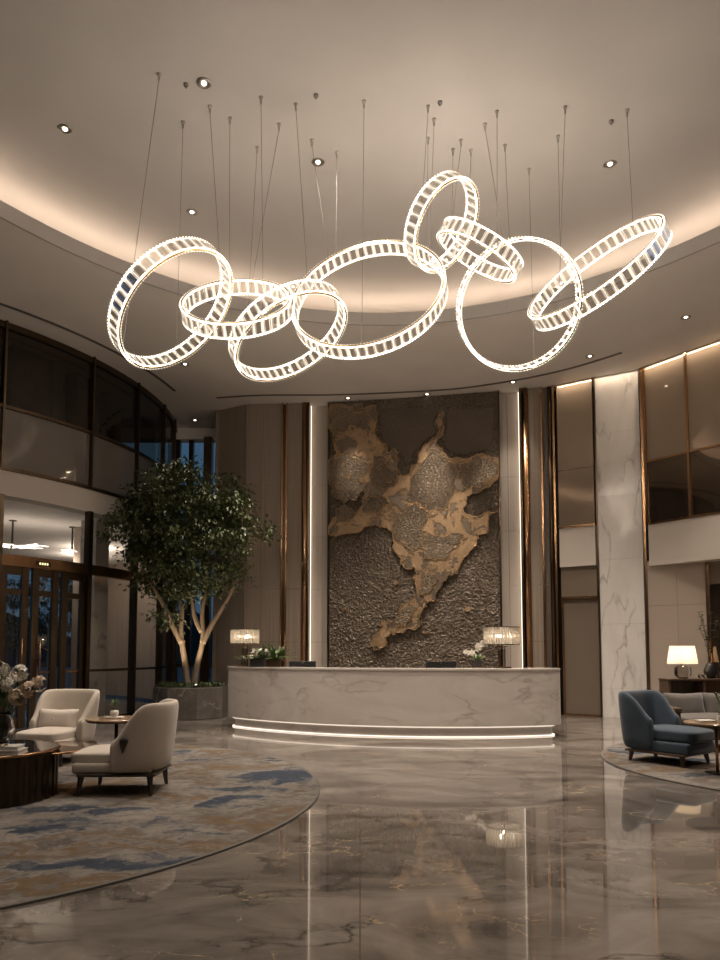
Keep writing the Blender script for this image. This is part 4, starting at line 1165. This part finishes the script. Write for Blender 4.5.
# ------------------------------------------------------------------ tables
ct = thing('coffee_table', 'round dark fluted bronze drum coffee table at the left edge', 'coffee table', (-3.62,6.80,RZ))
b = MB(); nf = 72; pts = []
for k in range(nf*2):
    a = 2*PI*k/(nf*2); pts.append(((.66+(.012 if (k//2)%2 else 0))*math.cos(a), (.66+(.012 if (k//2)%2 else 0))*math.sin(a)))
b.prism(pts, .0, .435); b.build('drum', M['drum'], ct)
MB().lathe([(.60,.435),(.685,.435),(.69,.445),(.69,.455),(.685,.462),(.66,.462)], 64, caps=False).build('rim', M['bronze'], ct, smooth=True)
MB().cyl((0,0,.44), .662, .02, 64).build('glass_top', M['black_glass'], ct)
MB().cyl((.46,.40,.405), .46, .014, 48).build('glass_shelf', M['amber_glass'], ct)
MB().lathe([(.455,.403),(.47,.403),(.47,.421),(.455,.421),(.455,.403)], 48, (.46,.40,0), caps=False).build('shelf_rim', M['bronze'], ct, smooth=True)
ctz = RZ+.46
def book(z, sx_, sy, h, rz, label, mat):
    t = thing('book', label, 'book', (-3.24,6.46,z), rz)
    for zz in (0, h-.004): pass
    MB().box(-sx_/2,sx_/2,-sy/2,sy/2,0,.005).box(-sx_/2,sx_/2,-sy/2,sy/2,h-.005,h).box(-sx_/2,-sx_/2+.006,-sy/2,sy/2,.005,h-.005).build('cover', mat, t)
    MB().box(-sx_/2+.006,sx_/2-.006,-sy/2+.006,sy/2-.006,.005,h-.005).build('pages', M['ceramic'], t)
book(ctz+.001, .33,.24,.040,.10,'pale book lying on the coffee table under the white book', M['ceramic'])
book(ctz+.042, .29,.21,.034,.16,'white book on top of the stack beside the glass vase', M['book'])
VX, VY = -3.26, 6.46; vz = ctz+.077
vs_ = thing('glass_vase', 'clear bulbous glass vase standing on the white book', 'vase', (VX,VY,vz))
MB().lathe([(.045,0),(.05,.01),(.055,.02),(.085,.09),(.095,.15),(.08,.22),(.055,.27),(.06,.30),(.055,.30),(.05,.27),(.075,.22),(.09,.15),(.08,.09),(.05,.025),(.0005,.022)], 28, caps=False).build('body', M['glass_clear'], vs_, smooth=True)
bq = thing('flower_bouquet', 'bouquet of white and blush blossoms in the glass vase', 'flowers', (VX,VY,vz+.03)); bq.scale = (1.2,1.2,1.25)
heads = [(-.02,-.02,.52),(.10,.03,.50),(-.13,.0,.47),(.05,-.08,.42),(-.07,-.07,.40),(.19,-.02,.38),(.24,.04,.42),(-.20,.02,.40),(.13,-.07,.33),(.0,.08,.46)]
for k, h in enumerate(heads):
    b = MB(); pts = smooth_poly([Vector((h[0]*.1,h[1]*.1,.0)), Vector((h[0]*.25,h[1]*.25,.22)), Vector(h)], 5); b.tube(pts, .0045, 5)
    b.build('stem', M['stem'], bq, smooth=True)
    b = MB()
    for i in range(15):
        d = Vector((random.gauss(0,1),random.gauss(0,1),random.gauss(0,1))).normalized()
        blossom(b, Vector(h)+d*.048, .036, d)
    b.build('flower', M['petal'] if k not in (5,6,8) else M['petal_warm'], bq, norm=False)
b = MB()
for i in range(40):
    a = random.uniform(0,2*PI); s = Vector((math.cos(a)*.03, math.sin(a)*.03, random.uniform(.24,.34)))
    leaf(b, s, Vector((math.cos(a),math.sin(a),random.uniform(.2,1.3))), random.uniform(.10,.2), .035)
b.build('leaves', M['leaf_light'], bq, norm=False)

st = thing('side_table', 'round bronze-topped side table between the two cream armchairs', 'side table', (-2.86,8.30,RZ))
MB().lathe([(.33,.585),(.345,.590),(.345,.605),(.335,.612),(.001,.612)], 48, caps=False).build('tabletop', M['tabletop'], st, smooth=False)
MB().cyl((0,0,.575),.33,.012,48).build('underside', M['bronze_dark'], st)
MB().tube([(0,0,.02),(0,0,.58)], .022, 10).build('stem', M['bronze_dark'], st, smooth=True)
MB().lathe([(.17,0),(.17,.012),(.03,.022)], 32).build('base', M['bronze_dark'], st)
tz = RZ+.613
ty = thing('small_tray', 'small pale tray on the side table under the white pot', 'tray', (-2.88,8.28,tz))
MB().rbox((0,0,.008),(.20,.13,.016),.005,2).build('dish', M['ceramic'], ty)
sp_ = thing('potted_succulent', 'little white pot with a spiky green plant on the side table', 'plant', (-2.88,8.28,tz+.016))
MB().lathe([(.03,0),(.045,.02),(.05,.05),(.042,.075),(.036,.075),(.036,.06)], 16, caps=False).lathe([(.036,.06),(.001,.061)],16,caps=False).build('pot', M['ceramic'], sp_, smooth=True)
b = MB()
for i in range(26):
    a = random.uniform(0,2*PI); z = random.uniform(.07,.15); leaf(b, Vector((0,0,z)), Vector((math.cos(a),math.sin(a),random.uniform(.6,2.2))), random.uniform(.05,.10), .022)
b.build('leaves', M['leaf_light'], sp_, norm=False)

rt = thing('side_table', 'round brown side table on a slim bronze post beside the blue armchair', 'side table', (4.10,8.14,RZ))
MB().lathe([(.33,.555),(.35,.560),(.35,.575),(.34,.58),(.001,.58)], 48, caps=False).build('tabletop', M['tabletop'], rt)
MB().cyl((0,0,.545),.335,.012,48).build('underside', M['bronze_dark'], rt)
MB().tube([(0,0,.015),(0,0,.55)], .017, 10).build('stem', M['bronze'], rt, smooth=True)
MB().lathe([(.13,0),(.13,.01),(.02,.018)], 32).build('base', M['bronze_dark'], rt)
rz_ = RZ+.581
t = thing('bud_vase', 'small clear glass vase with a leafy sprig on the right side table', 'vase', (4.20,8.20,rz_))
MB().lathe([(.035,0),(.04,.01),(.042,.05),(.03,.09),(.022,.11),(.018,.11),(.026,.09),(.037,.05),(.034,.012),(.001,.01)], 20, caps=False).build('body', M['glass_clear'], t, smooth=True)
sg2 = thing('green_sprig', 'leafy green sprig with pale buds in the small glass vase', 'plant', (4.20,8.20,rz_+.015))
b = MB(); pts = smooth_poly([Vector((0,0,0)),Vector((.0,0,.12)),Vector((-.03,0,.22)),Vector((-.06,0,.30))],4); b.tube(pts,.004,5); b.build('stem', M['stem'], sg2)
b = MB()
for q in pts[3:]:
    for k in range(4):
        a = random.uniform(0,2*PI); leaf(b, q, Vector((math.cos(a),math.sin(a),.5)), .06, .03)
b.build('leaves', M['leaf_light'], sg2, norm=False)
b = MB()
for q in pts[-4:]: b.ball(q+Vector((random.uniform(-.02,.02),-.01,.01)),.012,1)
b.build('buds', M['petal'], sg2, smooth=True)
t = thing('candle_jar', 'small pale candle jar on the right side table', 'candle', (4.12,8.10,rz_))
MB().cyl((0,0,0),.026,.075,16).build('jar', M['ceramic'], t, smooth=False); MB().cyl((0,0,.075),.003,.012,6).build('wick', M['charcoal'], t)
t = thing('book', 'thin pale book lying on the right side table', 'book', (3.98,8.15,rz_), .1)
MB().box(-.10,.10,-.07,.07,0,.004).box(-.10,.10,-.07,.07,.018,.022).build('cover', M['book'], t); MB().box(-.095,.095,-.065,.065,.004,.018).build('pages', M['ceramic'], t)

# console
cn = thing('console_table', 'dark wooden console with open bays against the right wall', 'console', (6.62,13.05,0))
MB().rbox((0,0,.895),(2.0,.44,.03),.006,2).build('top', M['walnut'], cn)
MB().box(-.98,.98,-.20,.20,.18,.22).build('bottom_shelf', M['walnut'], cn)
for x in (-.97,-.33,.33,.97): MB().box(x-.02,x+.02,-.20,.20,.22,.88).build('divider', M['walnut'], cn)
MB().box(-.95,.95,.18,.20,.22,.88).build('back_panel', M['veneer_dark'], cn)
for x in (-.97,-.33): pass
for x0 in (-.31,.35): MB().box(x0,x0+.60,-.21,-.19,.55,.87).build('drawer', M['bronze_dark'], cn)
for x in (-.95,.95):
    for y in (-.18,.18): MB().box(x-.025,x+.025,y-.025,y+.025,0,.18).build('leg', M['walnut'], cn)
lp = at_y(683, 680, 13.05); lz = .912
tl = thing('table_lamp', 'table lamp with glowing cream shade and smoked glass body on the console', 'lamp', (lp.x,13.05,lz))
MB().cyl((0,0,0),.10,.02,24).build('base', M['bronze_dark'], tl)
MB().lathe([(.10,.02),(.145,.05),(.15,.12),(.145,.2),(.09,.235),(.04,.245)], 28).build('glass_body', M['glass_grey'], tl, smooth=True)
MB().cyl((0,0,.245),.04,.05,16).build('neck', M['nickel'], tl, smooth=True)
MB().tube([(0,0,.29),(0,0,.40)],.01,8).build('socket', M['bronze'], tl)
sh = MB().lathe([(.265,.27),(.215,.60)], 40, caps=False).build('lamp_shade', M['shade'], tl, smooth=True)
MB().ball((0,0,.43),.035,2).build('bulb', M['bulb'], tl, smooth=True)
MB().tube([(0,0,.60),(0,0,.64)],.008,6).build('finial', M['nickel'], tl)
point('table_lamp_glow', (lp.x,13.05,lz+.43), 4.2, (1,.74,.46), .05)
va = at_y(708, 680, 13.1)
dv = thing('dark_vase', 'dark vase with bare branches on the console right of the lamp', 'vase', (va.x+.05,13.1,lz))
MB().lathe([(.07,0),(.11,.06),(.12,.14),(.08,.24),(.06,.28)],20).build('body', M['charcoal'], dv, smooth=True)
db = thing('branch_arrangement', 'dark leafy branches standing in the dark vase on the console', 'plant', (va.x+.05,13.1,lz+.24))
b = MB(); lf = MB()
for k in range(7):
    a = random.uniform(0,2*PI); sp2 = random.uniform(.05,.22); H_ = random.uniform(.5,1.1)
    pts = smooth_poly([Vector((0,0,0)),Vector((math.cos(a)*sp2*.3,math.sin(a)*sp2*.3,H_*.5)),Vector((math.cos(a)*sp2,math.sin(a)*sp2,H_))],4); b.tube(pts,.005,5)
    for q in pts[3:]:
        for _ in range(2): leaf(lf,q,Vector((random.gauss(0,1),random.gauss(0,1),.4)),.09,.04)
b.build('branches', M['legwood'], db); lf.build('leaves', M['leaf'], db, norm=False)
for k, dx in enumerate((-.12,-.20)):
    tt = thing('crystal_ornament', ['small clear crystal ornament on the console next to the dark vase','small clear crystal ornament on the console nearer the lamp'][k], 'ornament', (va.x+dx,12.98,lz))
    MB().ball((0,0,.045),.045,1).build('globe', M['glass_clear'], tt); MB().cyl((0,0,-.0),.025,.012,12).build('foot', M['gold'], tt)

# vestibule chandeliers seen through the transom glass
for k, (px, py, Y, lab) in enumerate(((72,551,16.0,'glowing fan of glass rods under the vestibule ceiling above the middle door'),(12,546,15.2,'glowing fan of glass rods under the vestibule ceiling at the left edge'))):
    p = at_y(px, py, Y)
    t = thing('vestibule_chandelier', lab, 'chandelier', (p.x, Y, 3.72), .3, 'chandeliers beyond the entrance glass')
    b = MB(); rnd = random.Random(k)
    for i in range(22):
        x = rnd.uniform(-.45,.45); b.tube([(x,rnd.uniform(-.1,.1),rnd.uniform(-.05,.05)),(x+rnd.uniform(.1,.35),rnd.uniform(-.15,.15),rnd.uniform(-.06,.06))], .008, 5)
    b.build('glass_rods', E_('vestibule_glow', WARM2, 3.5), t)
    MB().tube([(0,0,.04),(0,0,.55)],.02,8).build('stem', M['bronze_dark'], t); MB().cyl((0,0,.54),.08,.02,16).build('canopy', M['bronze_dark'], t)
    point('vestibule_glow', (p.x,Y,3.45), 14, WARM2, .2)

# ------------------------------------------------------------------ real and added lights of the room
# relief spots without fittings, set forward of the two soffit downlights
for px, py, tx, ty_, pw in ((348,398,354,480,190),(427,394,434,478,300)):
    p = at_z(px, py, ZS); u, z = art_uv(tx, ty_); q = A0+ad_*u
    spot('relief_spot', (q.x-.35,q.y-1.5,ZS-.02), (q.x,q.y,z), pw*.8, 25, 1.)
u, z = art_uv(432,530); q = A0+ad_*u; spot('relief_spot', (q.x-.6,q.y-3.5,ZS-.02), (q.x,q.y,z), 420, 34, 1.)
# added spots without fittings, filling the hall from overhead and behind the camera
for x, y, z, pw in ((-3.4,7.0,ZC,230),(-3.6,9.4,ZC,220),(-.2,8.9,ZC,520),(4.2,8.6,ZC,300),(-3.8,2.0,ZC,120),(.3,2.6,ZC,220),(4.2,2.4,ZC,240),
                    (-.6,5.6,ZC,330),(3.0,5.4,ZC,330),(-2.5,-1.0,ZC,500),(3.0,-1.0,ZC,500),(-7.0,8.0,ZS,350),(7.6,7.5,ZS,400),(-1.2,13.6,ZS,900),(.9,14.0,ZS,700),(3.0,13.2,ZS,900),(.6,10.6,ZC,900),(3.2,10.4,ZC,700),(-2.2,11.2,ZC,700),(5.6,11.4,ZS,500)):
    spot('downlight_or_fill_spot', (x,y,z-.03), (x,y,0), pw, 86, .9, WARM2, .06)
for (px,py) in ((686,317),(590,356),(513,382),(185,364)):
    p = at_z(px,py,ZS); spot('downlight_or_fill_spot', (p.x,p.y,ZS-.03), (p.x,p.y,0), 160, 60, .9, WARM2, .05)
p = at_z(195,420,ZS); spot('downlight_or_fill_spot', (p.x,p.y,ZS-.03), (p.x,p.y,0), 90, 60, .9, WARM2, .05)
scene.cycles.max_bounces = 10
scene.cycles.transmission_bounces = 8
scene.cycles.transparent_max_bounces = 16
scene.cycles.diffuse_bounces = 4
scene.cycles.glossy_bounces = 4
scene.cycles.caustics_reflective = False
scene.cycles.caustics_refractive = False
scene.cycles.sample_clamp_indirect = 4.0
